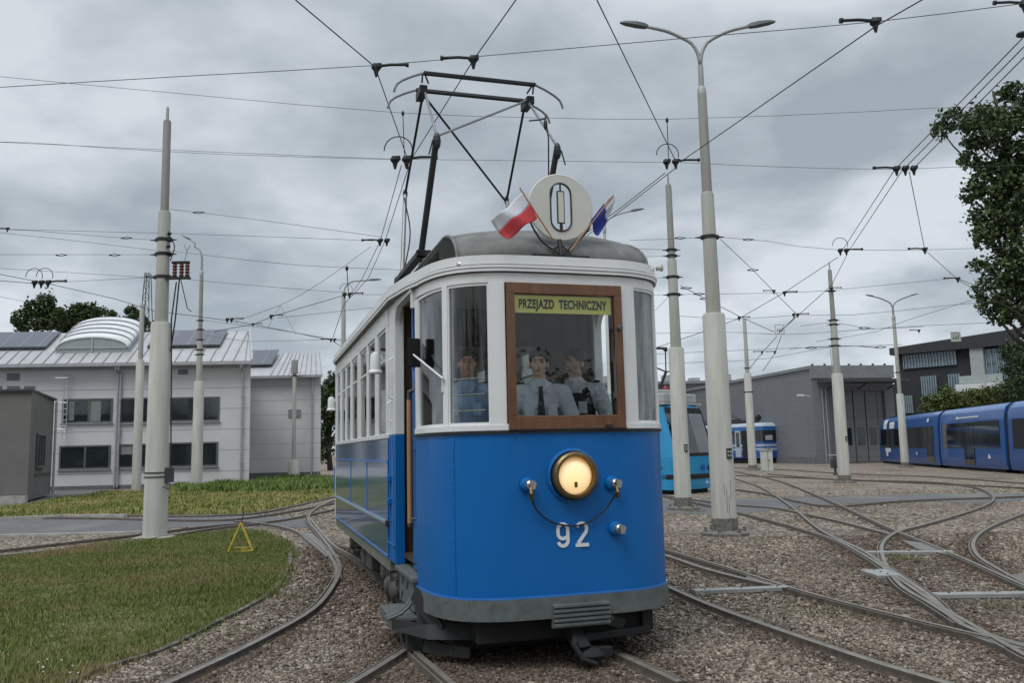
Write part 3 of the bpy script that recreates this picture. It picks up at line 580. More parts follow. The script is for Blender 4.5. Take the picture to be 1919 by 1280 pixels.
# ivy fringe / cluttered roof line of the shed
# --- dark hall behind the cyan tram
hall = thing('workshop_hall', 'grey flat roofed hall far behind the cyan tram with a small lit lamp', 'building', (8, 92, 0), .05)
b = MB(); b.box(-3, 22, 0, 20, 0, 8.3); b.build('wall', m_shed, hall)
b = MB(); b.box(-3.3, 22.2, -.4, 20, 8.3, 8.6); b.build('roof', m_shed2, hall)
for x_ in (2, 5.2, 8.5, 11.5, 15): 
    b = MB(); b.box(x_, x_+1.1, .8, 1.8, 8.6, 9.2+.2*math.sin(x_)); b.build('roof_vent', m_pipe, hall)
# --- dark modern block far right
m_blk = mat('dark_brick', (.030,.031,.035), .8, var=.3, scale=6)
m_fas = mat('charcoal_fascia', (.033,.034,.037), .6, var=.15)
m_lconc = mat('light_concrete', (.36,.38,.36), .8, var=.1, scale=2)
m_white = mat('white_render', (.66,.68,.66), .7, var=.04)
m_cyglass = mat('blue_glass', (.11,.17,.21), .12, spec=.9, var=.25, scale=2)
m_fin = mat('pale_fin', (.27,.32,.35), .5)
G0 = PD(1682, 800, 80); G1 = PD(1990, 800, 70); G0.z = G1.z = 0
gd = (G1-G0); GL = gd.length; blk = thing('modern_block', 'dark modern office block with overhanging roof and white balcony beyond the blue tram', 'building', G0, math.atan2(gd.y, gd.x))
def BX(px, py):
    u = gd.normalized(); a = G0; d = ray(px, py); M2 = Matrix(((u.x, -d.x), (u.y, -d.y))); s = M2.inverted() @ Vector((-a.x, -a.y)); return s[0], EYE+d.z*s[1]
b = MB(); b.box(.3, GL, 0, 14, 0, 9.9); b.build('wall', m_blk, blk)
zt = BX(1690, 650)[1]; zr = BX(1919, 613)[1]; zb2 = BX(1690, 664)[1]
b = MB(); b.add([(.1,-.7,zt-.75),(GL,-.7,zr-1.45),(GL,-.7,zr+.0),(.1,-.7,zt-.1),(.1,14,zt-.75),(GL,14,zr-1.45),(GL,14,zr+.0),(.1,14,zt-.1)],[(0,1,2,3),(4,7,6,5),(0,4,5,1),(3,2,6,7),(0,3,7,4),(1,5,6,2)]); b.build('roof', m_fas, blk)
def bwin(p0, p1, t, bo, nf, y=-.1):
    x0, z1 = BX(p0, t); x1, _ = BX(p1, t); _, z0_ = BX(p0, bo); b = MB(); b.box(x0, x1, y-.04, .05, z0_, z1); f = b.build('window', m_cyglass, blk)
    b = MB()
    for i in range(nf+1): xx = x0+(x1-x0)*i/nf; b.box(xx-.035, xx+.035, y-.16, y-.04, z0_, z1)
    b.build('fins', m_fin, f); b = MB(); zm = z0_+(z1-z0_)*.45; b.box(x0, x1, y-.1, y-.04, zm-.04, zm+.04); b.build('transom', m_frame, f)
bwin(1694,1792,666,692,17); bwin(1728,1755,706,772,6); bwin(1779,1799,702,752,4); bwin(1696,1710,742,775,4); bwin(1871,1888,652,712,4); bwin(1848,1868,655,705,2)
x0, z1 = BX(1820, 652); x1, _ = BX(1845, 652); _, z0_ = BX(1820, 716); b = MB(); b.box(x0, x1, -.5, .1, z0_, z1); b.build('concrete_pier', m_lconc, blk)
x0, z1 = BX(1803, 722); x1, _ = BX(1891, 715); _, z0_ = BX(1803, 736); b = MB(); b.box(x0, x1, -1.5, 0, z0_, z1); b.build('balcony', m_white, blk)
x0, z1 = BX(1808, 708); b = MB(); b.box(x0, x1, -1.4, -1.36, z1-.6, z1+.05); b.build('balustrade', mat('frosted', (.4,.45,.44), .3), blk)
b = MB(); b.box(-3.2, .25, .5, 12, 0, BX(1672, 720)[1]); b.build('side_wing', m_fas, blk)
# white frames with dark marks hung in the air on wires: signal boards
# ============================================================ POLES
m_pole = mat('pole_paint', (.30,.29,.255), .7, var=.07, scale=5, detail=9, bump=.15, bscale=25, col2=(.41,.405,.365), stretch=(1,1,.12))
m_pole0 = mat('pole_paint_low', (.40,.39,.35), .7, scale=5, detail=9, bump=.15, bscale=25, col2=(.55,.54,.49), stretch=(1,1,.12))
m_pole2 = mat('pole_paint_top', (.21,.205,.18), .75, scale=5, detail=9, col2=(.29,.285,.26), stretch=(1,1,.15))
m_base = mat('pole_foot', (.15,.14,.125), .9, var=.5, scale=14, bump=.5)
m_iron = mat('black_iron', (.022,.022,.024), .55, .3, var=.3)
m_lampm = mat('lamp_metal', (.10,.105,.105), .5, .3)
m_lgrey = mat('lamp_arm', (.33,.34,.335), .5, .2)
def ztop(px, py, base): # height at which a sight line passes the plane y=base.y
    return PD(px, py, base.y).z
def pole(name, px, py, secs, label, group='stepped overhead line poles', foot=True, collars=(), plate=None, pin=None, cat='pole', depth=None):
    p = PZ(px, py) if depth is None else PD(px, py, depth)
    if depth: p.z = 0
    t = thing(name, label, cat, p, 0, group); z = 0
    for k, (r0, r1, ytop) in enumerate(secs):
        zt_ = ztop(px, ytop, p); b = MB(); pr = [(r0, z), (r1, zt_-.04), (r1-.015, zt_)]
        if k: pr = [(r0, z-.02)]+pr[1:]
        b.lathe(pr, n=24); b.build('shaft', (m_pole0, m_pole, m_pole2)[min(k, 2)], t, smooth='auto'); z = zt_
    if pin: b = MB(); b.lathe([(pin, z-.02), (pin*.8, z+.28), (pin*.3, z+.32)], n=10); b.build('pin', m_lgrey, t)
    if foot:
        r = secs[0][0]; b = MB(); b.lathe([(r+.20, -.02), (r+.20, .05), (r+.10, .07), (r+.015, .09), (r+.012, .30), (r, .31)], n=14)
        for a in range(6): b.lathe([(.03, .05), (.03, .14), (.018, .15)], (math.cos(a*1.05)*(r+.13), math.sin(a*1.05)*(r+.13), 0), n=6)
        b.build('foot', m_base, t)
    for yc in collars:
        zc = ztop(px, yc, p); zs = 0; r = .2
        for r0, r1, yt in secs:
            ze = ztop(px, yt, p)
            if zc <= ze: r = r0+(r1-r0)*(zc-zs)/(ze-zs); break
            zs = ze
        b = MB(); b.lathe([(r+.002, zc-.035), (r+.008, zc-.035), (r+.008, zc+.035), (r+.002, zc+.035)], n=20)
        for s in (-1, 1): b.box(s*(r+.012)-.02, s*(r+.012)+.03, -.035, .035, zc-.04, zc+.04); b.lathe([(.028, 0), (.02, .03), (.008, .12)], (s*(r+.03), 0, zc), (s, 0, 0), 8)
        b.build('wire_clamp', m_iron, t)
    if plate:
        zc = ztop(px, plate, p); r = secs[0][0]; b = MB(); dx = r*.45; dy = -math.sqrt(max(r*r-dx*dx, 0))
        b.box(dx-.05, dx+.05, dy-.02, dy+.02, zc-.09, zc+.09); f = b.build('number_plate', m_iron, t)
        b = MB(); [b.box(dx-.035+.045*i, dx-.005+.045*i, dy-.026, dy-.021, zc-.06+.07*j, zc-.015+.07*j) for i in range(2) for j in range(2)]; b.build('plate_marks', m_lgrey, f)
    return t, p
def lamp_head(mb, a, d, L=.55):
    a = Vector(a); d = Vector(d).normalized(); n_ = d.cross(Vector((0,0,1))).normalized(); up = n_.cross(d)
    g = []
    for t, w_, h1, h0 in [(0,.035,.02,-.02),(.12,.06,.04,-.035),(.4,.08,.045,-.03),(.8,.07,.03,-.02),(1,.03,.012,-.008)]:
        c = a+d*L*t; g.append([c+n_*w_+up*h0, c+n_*w_*.8+up*h1, c-n_*w_*.8+up*h1, c-n_*w_+up*h0, c+n_*w_+up*h0])
    mb.sheet(g); mb.add(g[0][:4], [(0,1,2,3)]); mb.add(g[-1][:4], [(3,2,1,0)])
def lamp_arm(t, p, z0, z1, ends, r=.045):
    # ends: (dx, dz of the arm tip) relative to the tube top
    b = MB(); b.tube([(0,0,z0), (0,0,z1-.6)], r*1.15, 10); b.lathe([(r*1.9,z0-.12),(r*1.9,z0+.06),(r*1.2,z0+.12)], n=10); st = b.build('lamp_post', m_lgrey, t, smooth='auto')
    for dx, dz in ends:
        s = 1 if dx > 0 else -1; b = MB(); pts = [(0,0,z1-.6),(s*.04,0,z1-.35),(s*.15,0,z1-.14),(s*.38,0,z1+.0),(dx*.6,0,z1+dz*.5),(dx,0,z1+dz)]
        b.tube(catmull(pts, .1), r*.8, 8); b.build('lamp_arm', m_lgrey, t, smooth=True)
        b = MB(); lamp_head(b, (dx-s*.03, 0, z1+dz), (s*1, 0, dz/max(abs(dx), .1)*.8)); b.build('lamp_head', m_lampm, t, smooth='auto')
PA, pA = pole('tram_line_pole', 290, 1010, [(.235,.20,605),(.135,.125,397),(.085,.08,226)], 'thick stepped pole on the lawn edge at the left, carrying the red switch box', plate=None, pin=.035, collars=(450,477,520), foot=False)
b = MB(); b.lathe([(.42,-.02),(.42,.03),(.36,.05)], n=10); b.build('foot', m_conc, PA)
zA = lambda y: ztop(290, y, pA)
b = MB()
for y_ in (886, 894): b.lathe([(.225, zA(y_)-.012),(.237, zA(y_)-.012),(.237, zA(y_)+.012),(.225, zA(y_)+.012)], n=24)
b.build('strap', m_dkgrey, PA)
b = MB(); b.box(.2, .33, -.10, .06, zA(905), zA(877)); b.tube([(.28,-.05,zA(905)),(.3,-.1,zA(918)),(.2,-.2,zA(912))], .012, 6); b.build('cable_box', m_dkgrey, PA, bevel=.01)
b = MB(); b.tube([(.29,-.02,zA(880)),(.25,-.03,zA(700)),(.22,-.03,zA(600)),(.30,-.03,zA(530))], .014, 6); b.build('cable', m_iron, PA)
# switch with red insulators on the pole's right
SW = thing('line_switch', 'dark red overhead line switch box bolted to the left lawn pole', 'switch', (pA.x+.37, pA.y-.05, 0))
m_red = mat('red_insulator', (.10,.018,.014), .4, var=.3, scale=10)
b = MB(); b.box(-.30,.22,-.05,.05,zA(525),zA(521)); b.build('frame', m_iron, SW); b = MB(); b.box(-.16,.2,-.04,.04,zA(496),zA(492)); b.build('top_plate', m_iron, SW)
for x_ in (-.10, .04, .16):
    b = MB(); b.lathe([(.032+.02*(i % 2), zA(521)+i*(zA(495)-zA(521))/9) for i in range(10)], (x_, 0, 0), n=10); b.build('insulator', m_red, SW)
b = MB(); b.tube([(.1,0,zA(490)),(.14,0,zA(474)),(.08,0,zA(460))], .01, 5); b.tube([(.14,0,zA(474)),(.2,0,zA(462))], .01, 5); b.build('horn', m_lgrey, SW)
b = MB(); b.tube(catmull([(-.2,0,zA(490)),(-.12,0,zA(462)),(-.25,0,zA(440)),(-.28,0,zA(425))], .1), .012, 5); b.tube([(0,0,zA(526)),(-.06,0,zA(600)),(-.14,0,zA(660))], .016, 5); b.tube([(.03,0,zA(526)),(.18,0,zA(580)),(.26,0,zA(586))], .01, 5)
for y_ in (440,452,464,476): b.ball((-.24+.006*(476-y_)*.1, -.03, zA(y_)), .045, .045, .03, 8, 5)
b.build('cable', m_iron, SW)
pole('tram_line_pole', 255, 922, [(.215,.19,675),(.12,.11,570)], 'stepped pole in front of the office, between the first two window bays', foot=False)
PC, pC = pole('lamp_pole', 368, 920, [(.27,.23,715),(.15,.13,640),(.10,.09,512)], 'stepped pole with single lamp in front of the office, right of the big lawn pole', foot=False, collars=(601,618,637,656,665), cat='street lamp')
zz_ = lambda y: ztop(368, y, pC); lamp_arm(PC, pC, zz_(512), zz_(462), [(-.6, .35)], .05)
pole('tram_line_pole', 550, 901, [(.38,.33,862),(.13,.12,700),(.22,.2,675)], 'slim pole with thick foot standing before the pale annexe', foot=False, collars=(705,))
PF, pF = pole('lamp_pole', 643, 880, [(.16,.14,655),(.10,.09,548)], 'pole with a small lamp rising behind the rear roof of the old tram', foot=False, depth=37, cat='street lamp')
zf = lambda y: ztop(643, y, pF); lamp_arm(PF, pF, zf(548), zf(528), [(1.15, .05)], .045)
PG, pG = pole('tram_line_pole', 1281, 955, [(.215,.20,652),(.14,.12,486),(.09,.08,345)], 'stepped pole standing before the cyan tram, just right of the old tram', plate=840, pin=.03, collars=(468,479,519,552))
PH, pH = pole('lamp_pole', 1359, 1003, [(.222,.205,588),(.135,.12,360),(.095,.085,172)], 'tallest nearest pole on the ballast with a double armed lamp on top', plate=850, collars=(444,), cat='street lamp')
zh = lambda y: ztop(1359, y, pH); lamp_arm(PH, pH, zh(172), zh(66), [(-1.0, .22), (.98, .18)], .045)
b = MB()
for i, (z0, z1) in enumerate([(905,925),(915,960),(930,985),(900,935)]):
    x_ = -.03+.04*i; y_ = -math.sqrt(.222**2-x_*x_)-.001; b.box(x_, x_+.004, y_-.003, y_+.003, zh(z1), zh(z0))
b.build('paint_crack', m_base, PH)
pole('tram_line_pole', 1411, 881, [(.26,.23,700),(.13,.11,598)], 'stepped pole in front of the small blue and white tram', foot=True, collars=(690,735))
pole('tram_line_pole', 1583, 905, [(.24,.22,700),(.145,.13,600),(.10,.08,505)], 'stepped pole on the ballast in front of the shed doors', plate=822, pin=.03, collars=(545,600,608,635,648))
PK, pK = pole('lamp_pole', 1697, 876, [(.25,.21,738),(.12,.10,595)], 'stepped pole with double lamp in front of the modern blue tram', foot=True, collars=(698,), cat='street lamp')
zk = lambda y: ztop(1697, y, pK); lamp_arm(PK, pK, zk(595), zk(563), [(-1.15, .3), (1.2, .3)], .06)
PL_, pL = pole('lamp_pole', 1150, 900, [(.12,.1,560),(.06,.05,430)], 'distant lamp pole whose arm shows above the old tram beside the blue flag', foot=False, depth=33, cat='street lamp')
zl = lambda y: ztop(1150, y, pL); lamp_arm(PL_, pL, zl(430), zl(405), [(1.1, .2)], .04)
# round park lamp by the dark building
t, p = pole('park_lamp', 55, 937, [(.065,.06,765)], 'short round headed park lamp before the dark rendered building', group=None, foot=False, cat='street lamp')
if 'group' in t: del t['group']
z_ = ztop(55, 765, p); b = MB(); b.lathe([(.07,z_-.1),(.12,z_),(.165,z_+.04),(.165,z_+.16),(.12,z_+.2),(.06,z_+.26),(.02,z_+.32)], n=14); b.build('lamp_head', m_lgrey, t, smooth='auto')
# lattice mast
LM = thing('lattice_mast', 'thin dark lattice mast above the trees behind the office roof', 'mast', PD(268, 800, 90)*1); LM.location.z = 0
b = MB(); zb0, zt0 = 9, ztop(268, 512, Vector((0, 90, 0)))
for sx_ in (-1, 1):
    for sy_ in (-1, 1): b.tube([(sx_*.75, sy_*.75, zb0), (sx_*.22, sy_*.22, zt0)], .05, 4)
k = 9
for i in range(k):
    f0, f1 = i/k, (i+1)/k; w0, w1 = .75-.53*f0, .75-.53*f1; a0, a1 = zb0+(zt0-zb0)*f0, zb0+(zt0-zb0)*f1
    for s in (-1, 1): b.tube([(-w0*s, -w0, a0), (w1*s, -w1, a1)], .03, 4)
    b.tube([(-w1,-w1,a1),(w1,-w1,a1)], .03, 4)
b.build('lattice', m_dkgrey, LM); b = MB(); b.tube([(-.75,0,0),(-.75,0,9)], .06, 4); b.tube([(.75,0,0),(.75,0,9)], .06, 4); b.build('leg', m_dkgrey, LM)
# yellow triangle with rod, grey boxes
m_yel = mat('yellow_paint', (.48,.36,.05), .6, var=.3, scale=14)
YT = thing('warning_triangle', 'worn yellow open triangular frame standing on the lawn', 'marker', PZ(450, 1038), -.1)
b = MB(); s_ = .215; pts = [(-s_,0,.02),(s_,0,.05),(-.01,.03,.50)]
for i in range(3): b.bar(pts[i], pts[(i+1) % 3], .028, .028)
b.build('frame', m_yel, YT); b = MB(); b.bar((-.15,.1,.02),(.14,.12,.1),.02,.02); b.bar((-.13,.06,.09),(.1,.06,.09),.02,.02); b.build('stay', m_yel, YT)
b = MB(); b.tube([(0,.03,.5),(.02,.03,.6),(.05,.03,.68)], .008, 5); b.build('rod', m_iron, YT)
m_cab = mat('cabinet_paint', (.50,.52,.47), .6, var=.12, scale=2)
cb_ = thing('switch_cabinet', 'pale green grey street cabinet beside the blue and white tram', 'cabinet', PZ(1438, 885), .1)
b = MB(); b.box(-.3,.3,-.2,.2,.08,1.2); b.build('body', m_cab, cb_, bevel=.02); b = MB(); b.box(-.33,.33,-.23,.23,1.2,1.26); b.build('roof', m_lgrey, cb_, bevel=.015)
b = MB(); b.box(-.01,.01,-.206,-.2,.1,1.18); b.box(.06,.09,-.22,-.2,.6,.7); b.build('door_seam', m_dkgrey, cb_); b = MB(); b.box(-.3,.3,-.2,.2,0,.08); b.build('plinth', m_conc, cb_)
sg = thing('signal_post', 'short dark signal post at the foot of the pole before the shed', 'signal', PZ(1566, 891))
b = MB(); b.lathe([(.12,0),(.12,.06),(.06,.1),(.05,.95)], n=10); b.build('post', m_dkgrey, sg); b = MB(); b.box(-.2,.2,-.1,.1,.35,.8); b.build('box', m_dkgrey, sg, bevel=.02); b = MB(); b.tube([(-.3,0,.98),(.25,0,.98)], .03, 6); b.build('arm', m_lgrey, sg)
b = MB(); b.tube([(.22,-.3,0),(.05,-.3,6.5)], .02, 5); b.build('thin_rod', m_lgrey, sg)
# ============================================================ OVERHEAD WIRES
m_wire = mat('contact_wire', (.028,.028,.03), .5, .4, var=.1)
m_span = mat('span_wire', (.07,.075,.08), .5, .4, var=.1)
def wpt(q): return PD(q[0], q[1], q[3]) if len(q) == 4 else PZ(*q)
def wire(label, pts, kind='contact', cat='wire', group=None):
    P_ = [wpt(q) for q in pts]
    off = lambda q: q[0] < -20 or q[0] > 1960 or q[1] < -20
    if off(pts[0]): P_.insert(0, P_[0]+(P_[0]-P_[1]).normalized()*14)
    if off(pts[-1]): P_.append(P_[-1]+(P_[-1]-P_[-2]).normalized()*14)
    L = catmull(P_, 2.5) if len(P_) > 2 and kind == 'span' else P_
    b = MB(); rr = [max(.0062 if kind == 'contact' else .0042, abs(p.y)*(.00036 if kind == 'contact' else .00026)) for p in L]
    b.tube(L, rr, 6); o = b.build('contact_wire' if kind == 'contact' else 'span_wire', m_wire if kind == 'contact' else m_span)
    return tag(o, label, cat, group)
def clamp(px, py, z, label, n=1, w=-1, depth=None, s=1., knot=False):
    p = PZ(px, py, z) if depth is None else PD(px, py, depth)
    t = thing('wire_hanger', label, 'wire fitting', p, 0, 'fittings that hold the overhead wires'); 
    t.scale = (s, s, s)
    b = MB(); b.tube([(0,0,.02),(w*.16,0,.035),(w*.34,0,.03)], .016, 7); b.lathe([(.028,0),(.028,.03)], (w*.32,0,.03), (w,0,0), 8); b.build('insulator_rod', m_iron, t)
    for i in range(n):
        b = MB(); x_ = -w*i*.13; b.lathe([(.012,-.10),(.02,-.07),(.03,-.03),(.055,0),(.05,.03),(.02,.05)], (x_,0,0), n=8); b.box(x_-.03,x_+.06,-.02,.02,.01,.05); b.build('clamp', m_iron, t)
    if knot:
        b = MB(); 
        for k in range(knot): cx0 = -.1-.2*k; b.tube([(cx0+.16*math.cos(a), .05, .14+.16*math.sin(a)) for a in [i*math.pi/9-.3 for i in range(11)]], .007, 5)
        b.build('jumper_loop', m_iron, t)
    return t
Zc, Zs = 5.62, 5.9
# near contact wires
wire('dark contact wire entering at the top left of centre and ending at the first hanger', [(500,-60,Zc),(555,0,Zc),(703,125,Zc),(762,292,Zc)])
wire('dark contact wire crossing behind the pantograph bars to the hanger right above them', [(1005,-60,Zc),(966,0,Zc),(887,112,Zc),(772,296,Zc)])
wire('dark contact wire entering at the top just left of the double lamp', [(1090,-60,Zc),(1119,0,Zc),(1264,297,Zc)])
wire('long diagonal contact wire from the top right down to the hanger by the second pole', [(1800,-40,Zc),(1726,0,Zc),(1642,48,Zc),(1275,303,Zc)])
wire('upper of the three parallel contact wires at the top right', [(1990,0,Zc),(1919,68,Zc),(1681,313,Zc)], group='three parallel wires at the top right')
wire('middle of the three parallel contact wires at the top right', [(1990,18,Zc),(1919,87,Zc),(1696,314,Zc)], group='three parallel wires at the top right')
wire('lowest of the three parallel contact wires at the top right', [(1990,38,Zc),(1919,107,Zc),(1711,316,Zc)], group='three parallel wires at the top right')
wire('left of two contact wires dropping from the triple hanger', [(1675,320,Zc),(1578,470,Zc)])
wire('right of two contact wires dropping from the triple hanger', [(1690,320,Zc),(1590,471,Zc)])
wire('contact wire falling steeply from the triple hanger to the small right hanger', [(1704,322,Zc),(1733,468,Zc),(1795,524,Zc),(1850,556,Zc),(1919,592,Zc)])
wire('lower contact wire pair half hidden by the poplar, running from the slanted hanger', [(1795,522,Zc),(1860,548,Zc),(1919,580,Zc)])
wire('contact wire running down left from the curled hanger past the lamp pole', [(1570,482,Zc),(1470,548,Zc),(1385,597,Zc),(1300,628,Zc),(1180,668,Zc)])
wire('contact wire bending behind the far pole top towards the square frame', [(1586,480,Zc),(1558,535,Zc),(1497,590,Zc),(1461,622,Zc)])
wire('diagonal contact wire from the tall lamp pole down to the square frame', [(1350,448,Zs),(1408,503,Zc),(1452,548,Zc),(1494,590,Zc),(1458,626,Zc)])
wire('contact wire leaving the second pole to the right towards the square frame', [(1275,535,5.9),(1322,560,Zc),(1388,594,Zc),(1450,622,Zc)])
wire('left of two short wires running down from the square frame', [(1456,630,Zc),(1428,662,Zc),(1405,690,Zc)])
wire('right of two short wires running down from the square frame', [(1464,630,Zc),(1452,662,Zc),(1430,695,Zc)])
wire('left of two parallel contact wires descending left of the pantograph', [(752,310,Zc),(713,450,Zc),(680,520,Zc),(655,556,Zc)], group='two contact wires left of the pantograph')
wire('right of two parallel contact wires descending left of the pantograph', [(766,312,Zc),(722,450,Zc),(690,522,Zc),(645,570,Zc),(622,638,Zc)], group='two contact wires left of the pantograph')
wire('left of two parallel wires rising right of the round number sign', [(1246,324,Zc),(1165,388,Zc),(1105,432,Zc),(1020,490,Zc)], group='two wires behind the round number sign')
wire('right of two parallel wires rising right of the round number sign', [(1264,316,Zc),(1172,388,Zc),(1110,434,Zc),(1030,492,Zc)], group='two wires behind the round number sign')
wire('upper thick contact wire entering at the left edge to the looped hanger', [(-120,500,Zc),(0,514,Zc),(88,531,Zc),(215,560,Zc),(290,583,Zc)])
wire('lower contact wire entering at the left edge to the looped hanger', [(-120,512,Zc),(0,526,Zc),(88,533,Zc)])
wire('contact wire passing behind the lawn pole to the left junction', [(290,583,Zc),(362,592,Zc),(430,601,Zc),(475,608,Zc),(550,623,Zc),(622,638,Zc),(640,650,Zc)])
wire('contact wire rising from the left junction to the rear lamp pole', [(400,622,Zc),(433,615,Zc),(475,608,Zc),(510,593,Zc),(636,556,Zc),(655,552,Zc)])
# span wires
wire('topmost span wire running from the left edge behind the double lamp', [(-100,170,Zs),(0,163,Zs),(350,142,Zs),(700,122,Zs),(885,106,Zs),(1340,66,Zs),(1640,40,Zs),(1900,8,Zs),(2000,-5,Zs)], 'span')
wire('second span wire sagging across the whole sky behind the pantograph', [(-100,133,0,14.5),(0,143,0,14.5),(350,176,0,14.5),(750,211,0,15),(1000,220,0,15.5),(1250,223,0,16),(1640,208,0,17),(1745,202,0,17.5),(1990,200,0,18)], 'span')
wire('third span wire from the left edge to the cluster left of the pantograph', [(-100,262,0,19),(0,266,0,19),(300,280,0,19),(560,291,0,19),(752,298,0,19)], 'span')
wire('thin doubled strand lying under the third span wire', [(-100,264,0,19.1),(60,267,0,19.1),(200,277,0,19.1),(420,289,0,19.1),(752,299,0,19.1)], 'span')
wire('span wire level with the round sign joining both wire clusters', [(770,298,0,19),(1000,301,0,19),(1256,304,0,19)], 'span')
wire('span wire from the second pole cluster to the triple hanger', [(1275,304,0,19),(1450,312,0,19),(1680,317,0,19),(1820,311,0,19),(1990,309,0,19)], 'span')
wire('span wire from the left edge behind the lawn pole above the office', [(-60,426,0,26),(0,429,0,26),(350,438,0,27),(700,451,0,28)], 'span')
wire('span wire from the lawn pole shoulder sloping to the double hanger', [(318,392,0,17.4),(372,398,0,18),(500,414,0,22),(716,444,0,28)], 'span')
wire('upper wire tied to the left side of the lawn pole', [(-60,427,0,20),(60,432,0,19.5),(230,446,0,18),(298,450,0,17.4)], 'span')
wire('middle wire tied to the left side of the lawn pole', [(-60,477,0,18),(100,477,0,17.6),(298,477,0,17.4)], 'span')
wire('wire from the looped hanger to the lawn pole', [(90,530,0,24),(200,524,0,20),(298,519,0,17.5)], 'span')
wire('faint high wire from the left edge to the lawn pole behind the trees', [(-60,500,0,30),(0,503,0,29),(150,512,0,24),(298,521,0,17.6)], 'span')
wire('faint sloping wire above the left trees', [(-60,430,0,34),(0,436,0,33),(150,452,0,30),(298,470,0,27)], 'span')
wire('lowest faint wire at the left edge behind the trees', [(-60,548,0,60),(0,556,0,60),(60,568,0,60)], 'span')
wire('thin wire from the lawn pole towards the rear roof of the old tram', [(318,470,0,30),(420,482,0,30),(560,497,0,31),(760,506,0,32)], 'span')
wire('thin wire from the lawn pole past the single lamp', [(318,520,0,32),(440,532,0,32),(640,548,0,33)], 'span')
wire('slanting stay wire rising to the right above the annexe', [(440,602,0,40),(525,572,0,38),(600,530,0,34),(695,462,0,29)], 'span')
wire('left leg of the small triangular wire bridle', [(525,572,0,38),(502,615,0,33)], 'span')
wire('right leg of the small triangular wire bridle', [(525,572,0,38),(555,627,0,31)], 'span')
wire('thin wire from the annexe roof side to the rear lamp pole', [(520,596,0,36),(640,583,0,35),(720,574,0,35)], 'span')
wire('low thin wire just above the annexe roof', [(380,628,0,40),(470,640,0,40),(620,636,0,40),(700,640,0,40)], 'span')
wire('thin wire starting at the lamp on the single lamp pole', [(378,600,0,41),(520,618,0,41),(690,648,0,41)], 'span')
wire('wire from the rear lamp pole to the left roof hanger', [(655,552,0,30),(700,552,0,30),(790,553,0,30)], 'span')
wire('span wire tied to the left of the tall lamp pole', [(1180,450,0,16.5),(1250,448,0,16),(1335,444,0,15.7)], 'span')
wire('span wire tied to the right of the tall lamp pole', [(1345,444,0,15.8),(1440,452,0,19),(1570,468,0,25),(1735,468,0,25),(1835,465,0,26),(1990,463,0,26)], 'span')
wire('upper short wire tied left of the second pole', [(1180,466,0,23),(1255,468,0,22.2)], 'span')
wire('lower short wire tied left of the second pole', [(1190,482,0,23),(1257,479,0,22.2)], 'span')
wire('short wire tied to the second pole beside the tram cornice', [(1215,523,0,24),(1260,519,0,22.2)], 'span')
wire('span wire through the second pole and on to the far pole', [(1200,553,0,24),(1268,552,0,22.1),(1330,551,0,24),(1450,549,0,30),(1558,544,0,34.4),(1780,522,0,33),(1800,521,0,33)], 'span')
wire('far span wire at the height of the square frame', [(1270,592,0,36),(1390,598,0,38),(1490,591,0,38),(1600,590,0,38),(1800,570,0,38),(1870,565,0,38)], 'span')
wire('lower far span wire passing the two lamp pole', [(1220,625,0,48),(1380,623,0,48),(1460,627,0,48),(1560,622,0,50),(1700,612,0,52),(1900,603,0,52)], 'span')
wire('thin far wire over the shed roof', [(1220,664,0,55),(1400,656,0,56),(1560,650,0,60),(1690,646,0,60)], 'span')
wire('second thin far wire over the shed roof', [(1220,682,0,60),(1440,672,0,60),(1570,648,0,60),(1640,652,0,60)], 'span')
wire('faint slanting wire right of the far pole', [(1530,640,0,48),(1640,622,0,46),(1700,600,0,44),(1830,560,0,42)], 'span')
wire('short wire tied left of the far pole', [(1500,611,0,36),(1566,603,0,34.6)], 'span')
wire('short wire tied right of the far pole', [(1572,606,0,34.6),(1640,616,0,38),(1730,612,0,42)], 'span')
wire('thin wire low beside the far pole', [(1480,654,0,36),(1569,648,0,34.6),(1640,651,0,38)], 'span')
wire('slanting bridle wire behind the second pole', [(1228,582,0,28),(1256,553,0,24)], 'span')
# fittings
clamp(705,127,Zc+.1,'near hanger on the topmost span wire, left of the pantograph', w=1)
clamp(887,112,Zc+.1,'near hanger on the topmost span wire right over the pantograph bars')
clamp(1640,42,Zc+.1,'near hanger on the topmost span wire at the upper right')
clamp(762,300,Zc+.05,'dark cluster of clamps with loops left of the pantograph', n=2, w=1, knot=1, s=1.25)
clamp(1266,304,Zc+.05,'dark cluster of clamps above the second pole right of the round sign', n=2, w=1, knot=1)
clamp(1680,317,Zc+.05,'triple hanger where three parallel wires meet at the right', n=3)
clamp(1586,470,Zc,'hanger with small curl left of the poplar', n=2, w=1, knot=1)
clamp(1733,468,Zc,'single hanger between the triple hanger and the poplar')
clamp(1795,523,Zc,'slanted hanger close to the poplar leaves')
clamp(712,452,Zc,'double hanger above the rear roof of the old tram', n=2)
clamp(655,552,Zc,'hanger with loop beside the rear lamp pole', n=2, w=1, knot=1)
clamp(90,530,Zc,'hanger with two big wire loops above the left trees', n=3, w=1, knot=2, s=1.2)
clamp(434,599,Zc,'left fitting of the wire junction above the office roof end', n=2, w=1)
clamp(508,593,Zc,'right fitting of the wire junction above the annexe', w=1)
clamp(474,608,Zc,'middle crossing fitting of the wire junction', w=1, s=.8)
clamp(620,637,Zc,'hanger in front of the gap between annexe and old tram', n=2)
clamp(1470,549,Zc,'hanger on the crossing wires right of the tall lamp pole', w=1)
clamp(1450,546,Zc,'small clamp just left of the crossing hanger', s=.8)
clamp(1495,590,Zc,'lower hanger on the crossing wires near the far pole', n=2, w=1)
clamp(1385,596,Zc,'hanger beside the top of the pole before the small tram', w=1)
